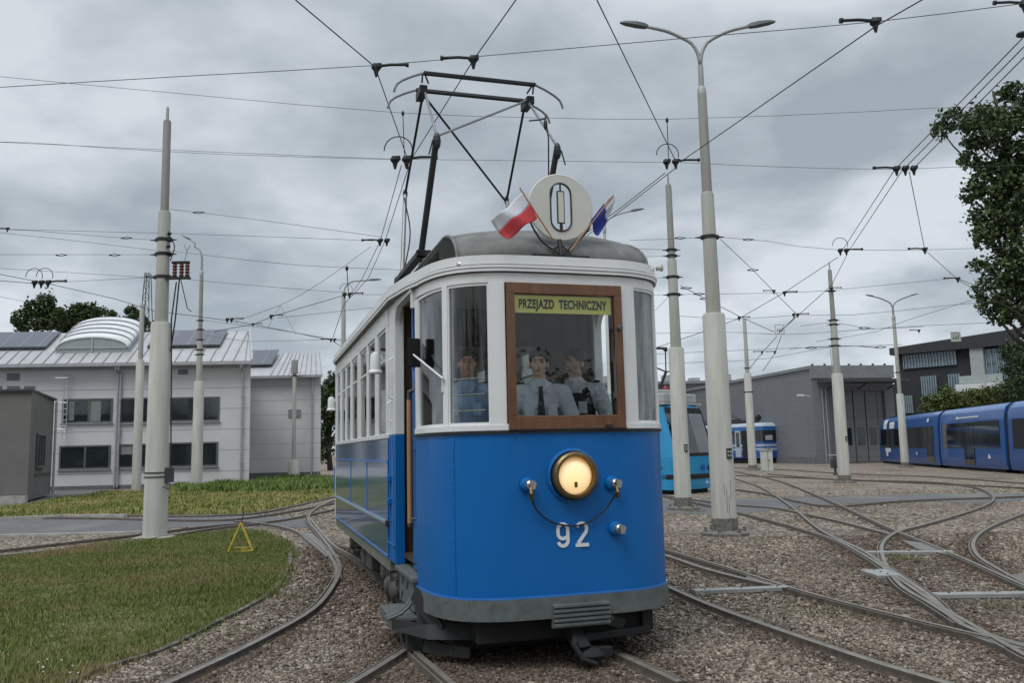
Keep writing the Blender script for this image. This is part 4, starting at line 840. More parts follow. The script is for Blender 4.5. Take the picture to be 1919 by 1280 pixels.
clamp(1558,541,0,'fitting with crossbar at the far pole top', w=1, depth=34.4, s=1.2)
clamp(14,429,0,'long dark insulator at the left edge', w=-1, depth=26)
clamp(1428,660,Zc,'left small fitting under the square frame', s=1.1)
clamp(1452,660,Zc,'right small fitting under the square frame', s=1.1)
clamp(1722,620,0,'hanging fitting beside the two lamp pole', n=1, w=-1, depth=46, s=1.4)
clamp(1919,8,0,'dark hanger cut by the top right corner', depth=9.3)
b = MB(); c = PZ(1914, 64, Zc); b.ball(c, .05, .05, .03, 10, 6); tag(b.build('wire_splice', m_iron), 'dark round splice on the wire at the right edge', 'wire fitting', 'fittings that hold the overhead wires')
for px, py, dp, lb in [(115,478,17.8,'oval insulator in the middle wire far left of the lawn pole'),(215,478,17.5,'oval insulator in the middle wire next to the lawn pole'),(237,446,18,'oval insulator in the upper wire left of the lawn pole'),(283,519,17.6,'oval insulator touching the lawn pole on the lowest wire'),
        (372,398,18,'insulator in the wire right of the lawn pole shoulder'),(1403,449,17.6,'insulator in the wire right of the tall lamp pole'),(1275,446,15.9,'insulator in the wire left of the tall lamp pole'),(1411,506,18,'insulator in the diagonal wire below the tall lamp pole'),(1286,540,21,'insulator in the slanting wire right of the second pole'),
        (1322,560,22,'second insulator in the slanting wire by the tall pole'),(1310,551,23,'insulator in the level wire right of the second pole'),(1650,651,39,'insulator in the low wire right of the far pole'),(1520,652,36,'insulator in the low wire left of the far pole'),(1620,615,36,'insulator right of the far pole shoulder')]:
    p = PD(px, py, dp); b = MB(); s = dp/17*.8; b.tube([p+Vector((.09*s*math.cos(a), 0, .025*s*math.sin(a))) for a in [i*math.pi/6 for i in range(12)]], .009*s, 5, closed=True); b.bar(p+Vector((-.14*s,0,0)), p+Vector((-.07*s,0,0)), .03*s, .03*s); b.bar(p+Vector((.07*s,0,0)), p+Vector((.14*s,0,0)), .025*s, .025*s)
    tag(b.build('strain_insulator', m_iron), lb, 'insulator', 'insulators set in the span wires')
# drop rods with a black knob
for px, y0, y1, dp, lb in [(755,212,296,15.5,'thin vertical rod with black knob above the left wire cluster'),(1250,225,300,16.2,'thin vertical rod with black knob above the right wire cluster'),(650,503,548,30,'thin vertical rod beside the rear lamp pole')]:
    a, c = PD(px, y0, dp), PD(px+3, y1, dp); b = MB(); b.tube([a, c], .008*dp/15, 5); b.ball(a, .03*dp/15, .03*dp/15, .05*dp/15, 8, 6); tag(b.build('drop_rod', m_iron), lb, 'wire fitting')
# square frames with dark marks hanging on the wires
for px, py, dp, s, lb in [(1461,617,30,.17,'small square wire frame hanging where the wires meet by the far pole'),(1791,631,55,.32,'pale square board with dark marks hung before the modern block'),(1921,632,52,.33,'pale square board cut by the right edge of the picture')]:
    p = PD(px, py, dp); t = thing('signal_board', lb, 'sign', p)
    b = MB()
    for x0, x1, z0, z1 in [(-s,s,-s,-s*.85),(-s,s,s*.85,s),(-s,-s*.85,-s*.85,s*.85),(s*.85,s,-s*.85,s*.85)]: b.box(x0,x1,-.02,.02,z0,z1)
    b.build('frame', m_cab, t); 
    if px > 1500:
        b = MB(); b.box(-s*.85,s*.85,-.005,.01,-s*.85,s*.85); b.build('panel', mat('board', (.5,.52,.5), .6), t)
    b = MB()
    for k in (-.45, 0, .45): b.bar((s*k-s*.12,-.015,-s*.5),(s*k+s*.12,-.015,s*.1+s*.3*(k > 0)), s*.09, .02); b.ball((s*k,-.02,-s*.3), s*.12, .01, s*.18, 6, 4)
    b.build('marks', m_iron, t)
# ============================================================ TREES
m_leafd = island('leaf_dark', [(.014,.026,.010), (.028,.048,.016), (.055,.085,.026), (.02,.038,.014), (.10,.13,.05)], .5)
m_leafp = island('leaf_poplar', [(.02,.038,.014), (.04,.066,.022), (.07,.105,.034), (.03,.052,.018), (.13,.165,.065)], .45)
m_leafl = island('leaf_light', [(.02,.035,.014), (.04,.065,.022), (.065,.095,.03), (.03,.05,.018), (.10,.13,.05)], .6)
m_leafb = island('leaf_bush', [(.05,.075,.02), (.09,.115,.035), (.15,.17,.06)], .6)
m_bark = mat('bark', (.06,.052,.043), .95, var=.3, scale=6, bump=.6)
def crown(parent, clumps, n, s, m, origin):
    w_ = np.array([c[3]*c[4]*c[5] for c in clumps])**.75; w_ = w_/w_.sum(); idx = rng.choice(len(clumps), n, p=w_)
    cc = np.array([c[:3] for c in clumps])[idx]; rr = np.array([c[3:6] for c in clumps])[idx]
    d = rng.normal(size=(n, 3)); d /= np.linalg.norm(d, axis=1)[:, None]; rad = rng.uniform(.25, 1, n)**.5*rng.uniform(.8, 1.12, n)
    # leaves gather on twigs: quantise directions a little
    tw = rng.normal(size=(len(clumps)*26, 3)); tw /= np.linalg.norm(tw, axis=1)[:, None]; pick = idx*26+rng.integers(0, 26, n); t2 = tw[pick]
    d = np.where(rng.uniform(size=n)[:, None] < .72, t2+rng.normal(0, .17, (n, 3)), d)
    P = cc+d*rr*rad[:, None]
    a = rng.normal(size=(n, 3)); a /= np.linalg.norm(a, axis=1)[:, None]; bb = np.cross(a, rng.normal(size=(n, 3))); bb /= np.linalg.norm(bb, axis=1)[:, None]
    sz = rng.uniform(.6, 1.3, n)[:, None]*s
    V = np.stack([P-a*sz, P+bb*sz*.6, P+a*sz, P-bb*sz*.6], 1).reshape(-1, 3); F = np.arange(4*n).reshape(-1, 4)
    o = fast_mesh('crown', V-np.array(origin), F, m); o.parent = parent; return o
def limb(b, a, c, r0, r1, seed):
    rr_ = random.Random(seed); a = Vector(a); c = Vector(c); L = (c-a).length; pts = [a.lerp(c, t)+Vector((rr_.uniform(-1,1), rr_.uniform(-1,1), rr_.uniform(-.4,.6)))*L*.05*(0 < t < 1) for t in (0,.25,.5,.75,1)]
    b.tube(pts, [r0+(r1-r0)*t for t in (0,.25,.5,.75,1)], 7)
def tree(name, label, base, clumps, n, s, m, r=.3, group=None, trunk_top=None):
    t = thing(name, label, 'tree', base, 0, group); o = Vector(base); b = MB(); top = trunk_top or max(c[2] for c in clumps)
    cx_ = sum(c[0] for c in clumps)/len(clumps)
    tp = Vector((o.x+(cx_-o.x)*.6, o.y, top))
    limb(b, (0,0,-.1), tp-o, r, r*.2, len(label))
    for k, c in enumerate(clumps):
        z0 = max(.25*top, c[2]-max(c[5], abs(c[0]-o.x))*.9); f = min(1, z0/top); a = (tp-o)*f; limb(b, a, Vector(c[:3])-o, r*(1-f*.8)*.45, r*.07, k)
    b.build('trunk', m_bark, t, smooth=True); crown(t, clumps, n, s, m, base); return t
def cl(px, py, dp, rx, rz, jy=0., ry=None):
    p = PD(px, py, dp); k = dp/FPX; return (p.x, p.y+jy, p.z, rx*k, (ry or (rx+rz)/2)*k, rz*k)
DT = 47
big = [cl(1905,175,DT,38,24),cl(1870,205,DT,45,28,1),cl(1785,225,DT,38,24),cl(1765,245,DT,18,22),cl(1830,250,DT,45,35,-1),cl(1900,260,DT,60,60),cl(1815,300,DT,22,22),cl(1870,340,DT,55,45),cl(1940,340,DT,60,80),cl(1822,362,DT,28,22),cl(1860,410,DT,45,42),cl(1915,450,DT,55,60),cl(1842,445,DT,22,26),cl(1890,510,DT,42,36),cl(1838,498,DT,24,18),cl(1860,545,DT,40,30),cl(1905,580,DT,42,34),cl(1875,590,DT,24,22),cl(1945,560,DT,50,60),cl(1905,385,DT,50,45),cl(1828,268,DT,30,16),cl(1850,230,DT,40,20),cl(1960,200,DT,60,50),cl(1842,578,DT,14,12)]
tree('poplar_tree', 'tall dark poplar rising behind the modern blue tram at the right edge', PD(1935, 850, DT)*Vector((1,1,0)) if False else (PD(1950, 850, DT).x, DT, 0), big, 19000, .15, m_leafp, .4)
DL = 78
for k, (lb, cls, n) in enumerate([('roundish dark tree behind the office roof, leftmost of the row', [(40,590,22,30),(62,570,24,26),(85,560,26,28),(78,595,30,28),(105,590,24,34),(45,606,20,16),(92,575,20,20),(35,600,12,16)], 5200),
        ('broad dark tree behind the barrel skylight', [(135,590,32,36),(150,572,24,20),(168,578,30,26),(195,588,34,26),(160,600,34,26),(215,600,28,18),(120,605,20,24)], 5600),
        ('low dark tree behind the pole, partly bare at the top', [(235,600,30,26),(258,590,26,22),(275,610,26,30),(245,575,18,14),(290,620,18,20)], 3200)]):
    cs = [cl(x, y+8, DL+k*2, rx*.72, rz*.72) for x, y, rx, rz in cls]; bx = sum(c[0] for c in cs)/len(cs); tree('leafy_tree', lb, (bx, DL+k*2, 0), cs, n, .16, m_leafl, .25, 'trees behind the office roof')
cs = [cl(x, y, 84, rx, rz) for x, y, rx, rz in [(612,740,16,26),(622,715,12,20),(608,790,18,40),(620,770,18,40),(606,845,14,22),(640,730,20,30),(655,780,30,50)]]
tree('leafy_tree', 'green tree filling the gap between the annexe and the old tram', (cs[3][0], 84, 0), cs, 6000, .2, m_leafd, .3)
cs = [cl(x, y, 69, rx, rz) for x, y, rx, rz in [(1760,752,30,18),(1790,758,30,22),(1825,750,34,20),(1860,745,34,22),(1895,740,30,26),(1925,735,30,30),(1745,765,20,12),(1770,735,14,14)]]
tree('bush', 'olive green bushes below the white balcony of the modern block', (cs[3][0], 69, 0), cs, 22000, .10, m_leafb, .1, trunk_top=3.)
cs = [cl(x, y, 66.5, rx, rz) for x, y, rx, rz in [(1905,700,26,30),(1890,660,16,20),(1925,670,24,40),(1900,735,24,20)]]
tree('leafy_tree', 'bare edged shrub tree against the dark block at the right edge', (cs[0][0], 66.5, 0), cs, 3500, .11, m_leafd, .15)
# far belt of trees closing the horizon
cs = [(x, 330+30*math.sin(x), 3.5+1.5*math.sin(x*.7), 14, 8, 5+2*math.cos(x*.31)) for x in range(-330, 340, 9)]
o = crown(None, cs, 24000, .9, m_leafd, (0,0,0)); o.name = 'far_trees'; o['kind'] = 'stuff'; tag(o, 'low dark belt of far trees on the horizon', 'trees')
cs = [(x, -46+7*math.sin(x), 4.5+2.*math.sin(x*.7), 5, 5, 5+2.5*math.cos(x*.31)) for x in range(-90, 100, 6)]
o = crown(None, cs, 60000, .30, m_leafl, (0,0,0)); o.name = 'near_wood'; o['kind'] = 'stuff'; tag(o, 'belt of trees behind the viewer, mirrored in the tram windows', 'trees')
# ============================================================ THE OLD TRAM (u right, v back, z up in its own frame)
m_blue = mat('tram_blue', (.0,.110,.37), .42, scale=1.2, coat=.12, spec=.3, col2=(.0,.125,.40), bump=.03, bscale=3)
m_blue2 = mat('tram_blue_rim', (.03,.17,.50), .35, coat=.4)
m_cream = mat('tram_white', (.66,.67,.665), .42, var=.04, scale=3.5, detail=8, coat=.2, col2=(.73,.74,.74), stretch=(1,1,.5))
m_apron = mat('tram_grey', (.075,.088,.086), .6, scale=9, detail=9, col2=(.125,.14,.135), bump=.1, bscale=30)
m_sole = mat('sole_bar', (.145,.155,.125), .65, var=.15, scale=3)
m_canvas = mat('roof_canvas', (.12,.122,.115), .92, scale=6, detail=10, col2=(.21,.21,.20), bump=.4, bscale=80, stretch=(1,1.6,1))
m_wood = mat('window_wood', (.10,.040,.017), .42, var=.3, scale=3, stretch=(6,6,1.2), coat=.3, col2=(.17,.072,.03))
m_wood2 = mat('handle_wood', (.36,.19,.085), .5, var=.15)
m_inwood = mat('inside_wood', (.055,.032,.018), .5, var=.3, stretch=(5,5,1))
m_black = mat('black_rubber', (.012,.012,.013), .6)
m_truck = mat('truck_grey', (.035,.034,.032), .8, col2=(.085,.083,.078), scale=7, bump=.25, bscale=30)
m_under = mat('under_black', (.009,.009,.0095), .8, var=.3)
m_brass = mat('dark_brass', (.17,.12,.055), .35, .8, var=.3, scale=12)
m_chrome = mat('nickel', (.55,.53,.48), .25, .9)
m_tglass = glass('tram_glass', tint=(.965,.985,.98), ior=1.5, boost=.85, base=.0)
m_ceil = mat('ceiling_paint', (.36,.35,.32), .6)
T = thing('old_tram', 'vintage blue and white single car tram with pantograph, number 92 and a round line sign', 'tram', TC, -THD)
# outline of the front platform, left door post round to the right door post
HL = [(-1.0,.88),(-.992,.7),(-.975,.53),(-.945,.39),(-.905,.285),(-.86,.205),(-.80,.135),(-.72,.075),(-.62,.03),(-.53,.005),(-.475,-.005),(-.3,-.014),(0,-.02)]
HO = HL+[(-x, y) for x, y in HL[-2::-1]]
def upos(f):   # pieces of the outline between two u-like keys (index-real)
    i = int(f); t = f-i; i2 = min(i+1, len(HO)-1); return (HO[i][0]*(1-t)+HO[i2][0]*t, HO[i][1]*(1-t)+HO[i2][1]*t)
def sub(a, c): 
    k = [a]+[i for i in range(int(a)+1, int(math.ceil(c)))]+[c]; return [upos(x) for x in k]
LAST = len(HO)-1
def zoff(v): t = min(max((v-.3)/1.8, 0), 1); return .07*t*t*(3-2*t)
def strip(b, line, z0, z1, o0=0., o1=-.03, rise=False, closed_ends=True):
    # wall standing on a plan line, from offset o0 (outside) to o1 (inside)
    k = len(line); nv = []
    for i in range(k):
        a = Vector((*line[max(i-1, 0)], 0)); c = Vector((*line[min(i+1, k-1)], 0)); d = (c-a).normalized(); nv.append(Vector((d.y, -d.x, 0)))
    vs = []
    for (x, y), n_ in zip(line, nv):
        r = zoff(y) if rise else 0
        for o, z in ((o0, z0), (o0, z1), (o1, z1), (o1, z0)): vs.append((x+n_.x*o, y+n_.y*o, z+r))
    fs = [(i*4+j, i*4+(j+1) % 4, (i+1)*4+(j+1) % 4, (i+1)*4+j) for i in range(k-1) for j in range(4)]+[(3,2,1,0), (4*k-4, 4*k-3, 4*k-2, 4*k-1)]
    b.add(vs, [f[::-1] for f in fs]); return b
def mir(line): return [(x, VE-y) for x, y in line][::-1]
VE = 9.25
def part(b, name, m, parent=T, **k): return b.build(name, m, parent, fixn=True, **k)
ALL = sub(0, LAST)
b = MB(); strip(b, ALL, .53, 1.722); part(b, 'dash_panel', m_blue, smooth='auto')
b = MB(); strip(b, ALL, .375, .525, .014, -.02); ap = part(b, 'apron', m_apron, smooth='auto')
b = MB(); strip(b, ALL, .526, .54, .012, .001); part(b, 'apron_edge', m_blue2, ap)
b = MB(); 
for i, f in enumerate([2.2,4.3,6.5,8.2,10.6,13.4,15.8,17.5,20,22]):
    x, y = upos(f); b.ball((x*1.012, y-.014 if abs(x) < .9 else y, .50), .006, .006, .006, 6, 4); b.ball((x*1.012, y-.014 if abs(x) < .9 else y, .39), .006, .006, .006, 6, 4)
part(b, 'rivets', m_apron, ap)
b = MB(); 
for k in range(5):
    z0 = .472-k*.033
    g = [[(u, -.045-.022*s-.0*abs(u), z0-.022*t) for u in (-.175,-.168,.262,.27)] for s, t in ((0,0),(1,.15),(1,.85),(0,1))]; b.sheet(g); b.box(-.175,.27,-.046,.0,z0-.034,z0+.004)
part(b, 'bumper_ribs', m_apron, ap)
b = MB()
for f in np.arange(1.0, LAST-1, .62):
    x, y = upos(float(f)); b.ball((x, y-.002, 1.70), .004, .004, .004, 6, 4); b.ball((x, y-.002, .56), .004, .004, .004, 6, 4)
part(b, 'dash_rivets', m_blue)
# seam and rivets on the left facet
b = MB(); x, y = upos(5.2); strip(b, sub(5.05, 5.35), .55, 1.71, .004, .0)
for z_ in np.arange(.6, 1.7, .085): b.ball((x-.004, y-.006, float(z_)), .005, .005, .005, 6, 4)
part(b, 'seam_strip', m_blue)
b = MB(); strip(b, ALL, 1.723, 1.742, .016, -.02); part(b, 'belt_gasket', m_black)
b = MB(); strip(b, ALL, 1.743, 1.79, .012, -.045); part(b, 'window_sill', m_cream, bevel=.004)
def pillar(a, c, z0=1.79, z1=2.862, o=.004, i=-.04, nm='window_pillar'):
    b = MB(); strip(b, sub(a, c), z0, z1, o, i); return part(b, nm, m_cream, bevel=.003)
pillar(8.25, 9.95); pillar(LAST-9.95, LAST-8.25)          # beside the middle window
pillar(4.15, 4.75); pillar(LAST-4.75, LAST-4.15)          # corner posts
pillar(0, .45); pillar(LAST-.45, LAST)                    # door posts
b = MB(); strip(b, ALL, 2.862, 2.945, .002, -.05, rise=True); 
x, y = upos(0); part(b, 'window_header', m_cream)
def glz(a, c, nm='corner_window'):
    b = MB(); strip(b, sub(a, c), 1.80, 2.855, -.018, -.022); w_ = part(b, nm, m_tglass, smooth='auto')
    b = MB(); strip(b, sub(a, a+.12 if c > a else a), 1.79, 2.862, -.006, -.028); strip(b, sub(c-.12, c), 1.79, 2.862, -.006, -.028); strip(b, sub(a+.12, c-.12), 2.84, 2.862, -.006, -.028); strip(b, sub(a+.12, c-.12), 1.79, 1.808, -.006, -.028)
    part(b, 'frame', m_cream, w_); return w_
glz(4.75, 8.25); glz(LAST-8.25, LAST-4.75); glz(.45, 4.15, 'side_window'); glz(LAST-4.15, LAST-.45, 'side_window')
# wooden windscreen
b = MB(); y0, y1 = -.034, .02
b.box(-.47,.47,y0,y1,1.745,1.85); b.box(-.47,.47,y0,y1,2.775,2.86); b.box(-.47,-.405,y0,y1,1.85,2.775); b.box(.405,.47,y0,y1,1.85,2.775)
wf = part(b, 'windscreen_frame', m_wood, bevel=.005)
b = MB(); b.box(-.409,.409,-.012,-.008,1.845,2.78); part(b, 'pane', m_tglass, wf)
b = MB(); b.box(-.47,.47,-.04,-.034,1.742,1.752); b.box(.30,.35,-.055,-.034,1.755,1.775); part(b, 'drip_strip', m_black, wf)
b = MB(); b.lathe([(.022,0),(.022,.05),(.015,.06)], (.43,-.03,2.52), (0,-1,0), 12); b.tube([(.43,-.07,2.52),(.40,-.075,2.52),(.385,-.06,2.3),(.383,-.055,2.2)], .006, 6); b.box(.375,.391,-.058,-.045,1.98,2.28); part(b, 'wiper', m_lampm)
# cornice round the front and along the sides
SIDE_V0, SIDE_V1 = .88, VE-.88
full = [(-1.075, VE-1.7),(-1.075, 1.75)]+[(-1.03,.95)]+HO[1:-1]+[(1.03,.95),(1.075,1.75),(1.075,VE-1.7)]
b = MB(); strip(b, full, 2.945, 2.968, .028, -.04, True); strip(b, full, 2.972, 2.992, .034, -.04, True); strip(b, full, 2.968, 2.972, .012, -.04, True); strip(b, full, 2.992, 3.07, .018, -.04, True)
rear = mir(HO); strip(b, [(1.075, VE-1.7)]+[(q[0]*.95, q[1]) for q in [( -x, y) for x, y in mir(HO)]]+[(-1.075, VE-1.7)], 2.99, 3.11, .02, -.04)
part(b, 'cornice', m_cream)
b = MB(); strip(b, full, 2.936, 2.944, .012, -.02, True); strip(b, full, 2.9685, 2.9715, .024, .0, True); strip(b, full, 2.9925, 3.000, .021, .0, True); part(b, 'cornice_seam', m_dkgrey)
b = MB(); 
for px, py in ((862,500),(1226,505)):
    q = TV(px, py, .2 if px < 900 else .25); 
    b.lathe([(.02,0),(.022,.03),(.03,.035),(.03,.05),(.008,.06)], (q.x, q.y-.04, q.z), (-.4 if px < 900 else .9,-1,0), 10)
part(b, 'cornice_hook', m_chrome)
# --- body sides
UW = 1.05
WINS = [(2.22,2.86),(3.02,3.66),(3.74,4.42),(4.66,5.34),(5.5,6.1),(6.16,6.76),(6.95,7.5)]
for s in (-1, 1):
    def sb(u0, u1, v0, v1, z0, z1, b): a, c = sorted((s*u0, s*u1)); b.box(a, c, v0, v1, z0, z1)
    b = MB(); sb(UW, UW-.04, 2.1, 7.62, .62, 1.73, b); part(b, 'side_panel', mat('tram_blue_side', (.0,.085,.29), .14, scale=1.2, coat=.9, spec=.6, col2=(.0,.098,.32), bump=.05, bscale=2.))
    b = MB(); sb(UW+.012, UW, 2.1, 7.62, 1.505, 1.53, b)
    for v in (3.7, 5.4): sb(UW+.006, UW, v, v+.03, .965, 1.505, b); 
    sb(UW+.006, UW, 2.1, 2.12, .62, 1.505, b); sb(UW+.008, UW, 2.1, 7.62, .62, .64, b)
    part(b, 'side_moulding', m_blue2)
    b = MB(); sb(UW+.028, UW, 2.1, 7.62, .925, .962, b); part(b, 'rub_strip', mat('rub_metal', (.25,.33,.42), .35, .4), bevel=.01)
    b = MB(); sb(UW+.032, UW, 2.0, 2.1, .915, .968, b); part(b, 'strip_end', m_black)
    b = MB(); sb(UW-.01, UW-.09, 2.08, 7.62, .50, .619, b); part(b, 'sole_bar', m_sole)
    b = MB(); sb(UW+.014, UW-.045, 2.08, 7.62, 1.735, 1.785, b); part(b, 'side_sill', m_cream, bevel=.006)
    b = MB(); sb(UW+.001, UW-.045, 2.08, 7.62, 2.83, 3.012, b); part(b, 'side_header', m_cream)
    edges = [2.1]+[x for w_ in WINS for x in w_]+[7.62]
    for i in range(0, len(edges), 2):
        b = MB(); sb(UW+.002, UW-.045, edges[i], edges[i+1], 1.785, 2.83, b); part(b, 'side_post', m_cream, bevel=.004)
    for v0, v1 in WINS:
        b = MB(); sb(UW-.018, UW-.022, v0, v1, 1.79, 2.825, b); w_ = part(b, 'saloon_window', m_tglass)
        b = MB(); sb(UW-.012, UW-.03, v0, v1, 2.50, 2.525, b); sb(UW-.012, UW-.03, v0, v0+.02, 1.79, 2.825, b); sb(UW-.012, UW-.03, v1-.02, v1, 1.79, 2.825, b); sb(UW-.012, UW-.03, v0+.02, v1-.02, 2.80, 2.825, b); part(b, 'frame', m_cream, w_)
    # door pillar
    b = MB(); sb(UW-.01, UW-.10, 1.74, 2.098, .60, 1.76, b); part(b, 'door_pillar_base', m_blue, bevel=.006)
    b = MB(); sb(UW+.0, UW-.012, 1.83, 1.86, .62, 1.76, b); sb(UW+.0, UW-.012, 2.0, 2.02, .62, 1.76, b); sb(UW+.002, UW-.012, 1.74, 2.098, .76, .775, b); part(b, 'pillar_moulding', m_blue2)
    b = MB(); sb(UW-.01, UW-.10, 1.74, 2.098, 1.762, 3.0, b); part(b, 'door_pillar', m_cream, bevel=.008)
    b = MB(); x0 = s*(UW+.03); b.tube([(x0-s*.04,1.86,2.48),(x0,1.86,2.46),(x0,1.86,2.12),(x0-s*.04,1.86,2.10)], .011, 8); b.tube([(x0-s*.04,1.93,2.08),(x0,1.93,2.06),(x0,1.93,1.9),(x0-s*.04,1.93,1.89)], .009, 6); part(b, 'grab_rail', m_cream)
    for z_ in (1.33, 1.12):
        b = MB(); sb(UW+.03, UW-.02, 1.93, 2.0, z_, z_+.06, b); part(b, 'hinge', m_blue, bevel=.008)
    # door opening: header, step sill, leaf, wooden rail
    b = MB(); g0 = 2.86
    pts = [(.88, g0+.01)]+[(.88+.0, g0-.09)]; sb(1.04, .98, .88, 1.74, 2.93, 3.0, b); b.box(*sorted((s*1.03, s*.985)), .88, .93, 2.80, 2.95)
    for k in range(6):
        a0 = k*math.pi/12; a1 = (k+1)*math.pi/12; r = .16
        vc = 1.74-r; zc = 2.93-r; x0, x1 = sorted((s*1.035, s*.985))
        p0 = (vc+r*math.sin(a0), zc+r*math.cos(a0)); p1 = (vc+r*math.sin(a1), zc+r*math.cos(a1))
        b.add([(x0,p0[0],p0[1]),(x0,p1[0],p1[1]),(x0,1.74,2.93),(x1,p0[0],p0[1]),(x1,p1[0],p1[1]),(x1,1.74,2.93)], [(0,1,2),(5,4,3),(0,3,4,1),(1,4,5,2),(2,5,3,0)])
    part(b, 'door_header', m_cream)
    b = MB(); sb(1.045, .80, .86, 1.76, .555, .6, b); part(b, 'door_sill', m_apron, bevel=.01)
    b = MB(); sb(.955, .925, .90, 1.30, .62, 2.3, b); sb(.96, .92, .90, 1.30, 2.3, 2.86, b) if False else None; d_ = part(b, 'door_leaf', m_blue, bevel=.004)
    b = MB(); sb(.965, .955, .93, 1.27, 1.62, 1.66, b); sb(.965, .955, .93, 1.27, .68, .7, b); sb(.955,.925,.90,.95,2.3,2.86,b); sb(.955,.925,1.25,1.30,2.3,2.86,b); part(b, 'door_rail', m_blue, d_)
    b = MB(); sb(.985, .966, .97, 1.03, 2.1, 2.2, b); b.tube([(s*.97,1.0,1.05),(s*1.0,1.02,1.05),(s*1.0,1.12,1.05)], .01, 6); part(b, 'door_handle', m_dkgrey, d_)
    b = MB(); b.tube([(s*.99,1.26,1.0),(s*.99,1.26,2.05)], .021, 10); part(b, 'wooden_handrail', m_wood2)
    for tb in (((s*.99,1.26,.97),(s*.99,1.26,1.0)), ((s*.99,1.26,2.05),(s*.99,1.26,2.12),(s*.93,1.26,2.14))):
        b = MB(); b.tube(tb, .02, 8); part(b, 'rail_bracket', m_dkgrey)
# rear platform: dash, posts, glass
rl = [(-1.0*.93, VE-.88)]+[(x*.93, VE-y) for x, y in HL[1:]]; rl = rl+[(-x, y) for x, y in rl[-2::-1]]; rl = rl[::-1]
b = MB(); strip(b, rl, .53, 1.74, 0, -.03); part(b, 'rear_dash', m_blue)
b = MB(); strip(b, rl, 2.86, 2.99, 0, -.03); 
for i in (0, 5, 9, 15, 19, len(rl)-2): strip(b, rl[i:i+2], 1.74, 2.86, 0, -.03)
part(b, 'rear_window_posts', m_cream)
b = MB(); q = TU(627, 905, -1.0); b.tube([(-1.0,7.75,1.0),(-1.05,7.75,1.02),(-1.05,7.75,1.4),(-1.0,7.75,1.42)], .014, 6); part(b, 'rear_grab_rail', m_blue)
b = MB(); b.tube([(-.97,8.2,1.15),(-.97,8.2,2.0)], .022, 8); part(b, 'rear_handrail', m_wood2)
for s in (-1, 1):
    b = MB(); b.box(*sorted((s*1.05, s*.97)), 7.62, 7.75, .6, 3.0); part(b, 'rear_pillar', m_cream)
# --- roof
b = MB(); g = []
for v, hw, zc in [(.3,.86,3.065),(.9,1.03,3.09),(1.75,1.08,3.14),(VE-1.7,1.08,3.14),(VE-.4,.85,3.08)]:
    g.append([(hw*t, v, zc+(0 if abs(t) == 1 else .10*(1-t*t))) for t in (-1,-.8,-.5,0,.5,.8,1)])
b.sheet(g); lr = b.build('lower_roof', m_canvas, T, smooth=True)
b = MB(); b.box(-.60,.60,1.0,VE-1.1,3.12,3.40); cs_ = part(b, 'clerestory_side', m_under)  # near-black colour paints in the shade under the roof overhang
for s in (-1, 1):
    for i in range(6):
        b = MB(); b.box(*sorted((s*.60, s*.608)), 1.9+i*.95, 2.5+i*.95, 3.2, 3.35); part(b, 'vent_pane', m_winglass, cs_)
def deckz(u): return 3.385+.085*(1-(u/.76)**2)
b = MB(); us = [-.76+.095*i for i in range(17)]; g = [[(u, v, deckz(u)) for u in us] for v in (.92, 2, 4, 6, VE-.9)]; b.sheet(g); dk = b.build('upper_roof', m_canvas, T, smooth=True); mo = dk.modifiers.new('s', 'SOLIDIFY'); mo.thickness = .035; mo.offset = -1
# front hood of the roof
b = MB(); k = 25; g = []
for j in range(9):
    t = j/8; row = []
    for i in range(k):
        s = -1+2*i/(k-1); ub = .80*s; 
        # base on the front cornice
        yb = np.interp(abs(ub), [0,.475,.62,.72,.80,.86], [.02,.03,.06,.10,.165,.235]); ut = .76*s
        a = math.pi/2*t; 
        row.append((ub+(ut-ub)*(1-math.cos(a)), yb+(.94-yb)*(1-math.cos(a))**.9, 3.068+(deckz(ut)+.003-3.068)*math.sin(a)))
    g.append(row)
b.sheet(g); hd = b.build('roof_hood', m_canvas, T, smooth=True)
mo = hd.modifiers.new('s', 'SOLIDIFY'); mo.thickness = .02; mo.offset = -1
b = MB(); 
for s in (0, -1): b.tube([Vector(r_[s])+Vector((0,0,.004)) for r_ in g]+[Vector((g[-1][s][0], v, deckz(.76)+.004)) for v in (2, 5, VE-.9)], .013, 6)
part(b, 'roof_edge', m_canvas, hd)
for s in (0, -1): # cheeks below the hood edges, coloured black for the shade there
    b = MB()
    e_ = [Vector(r_[s]) for r_ in g]; x = e_[0].x*.97; b.add([Vector((x, p.y, p.z-.01)) for p in e_]+[Vector((x, p.y, 3.06)) for p in e_[::-1]], [tuple(range(2*len(e_)))])
    b.build('hood_cheek', m_under, hd)
# top vent knob and box on the hood
b = MB(); b.ball((-.33,1.3,3.47), .05,.05,.03,10,6); part(b, 'roof_vent', m_under)
b = MB(); b.box(.37,.46,.28,.42,3.19,3.31); b.tube([(.41,.35,3.15),(.41,.35,3.2)], .03, 8); part(b, 'roof_lamp_box', mat('box_grey', (.16,.17,.17), .6), bevel=.01)
b = MB(); b.tube([(.06,.5,3.42),(.08,.4,3.40),(-.5,.25,3.22)], .006, 5); part(b, 'roof_cable', m_under)
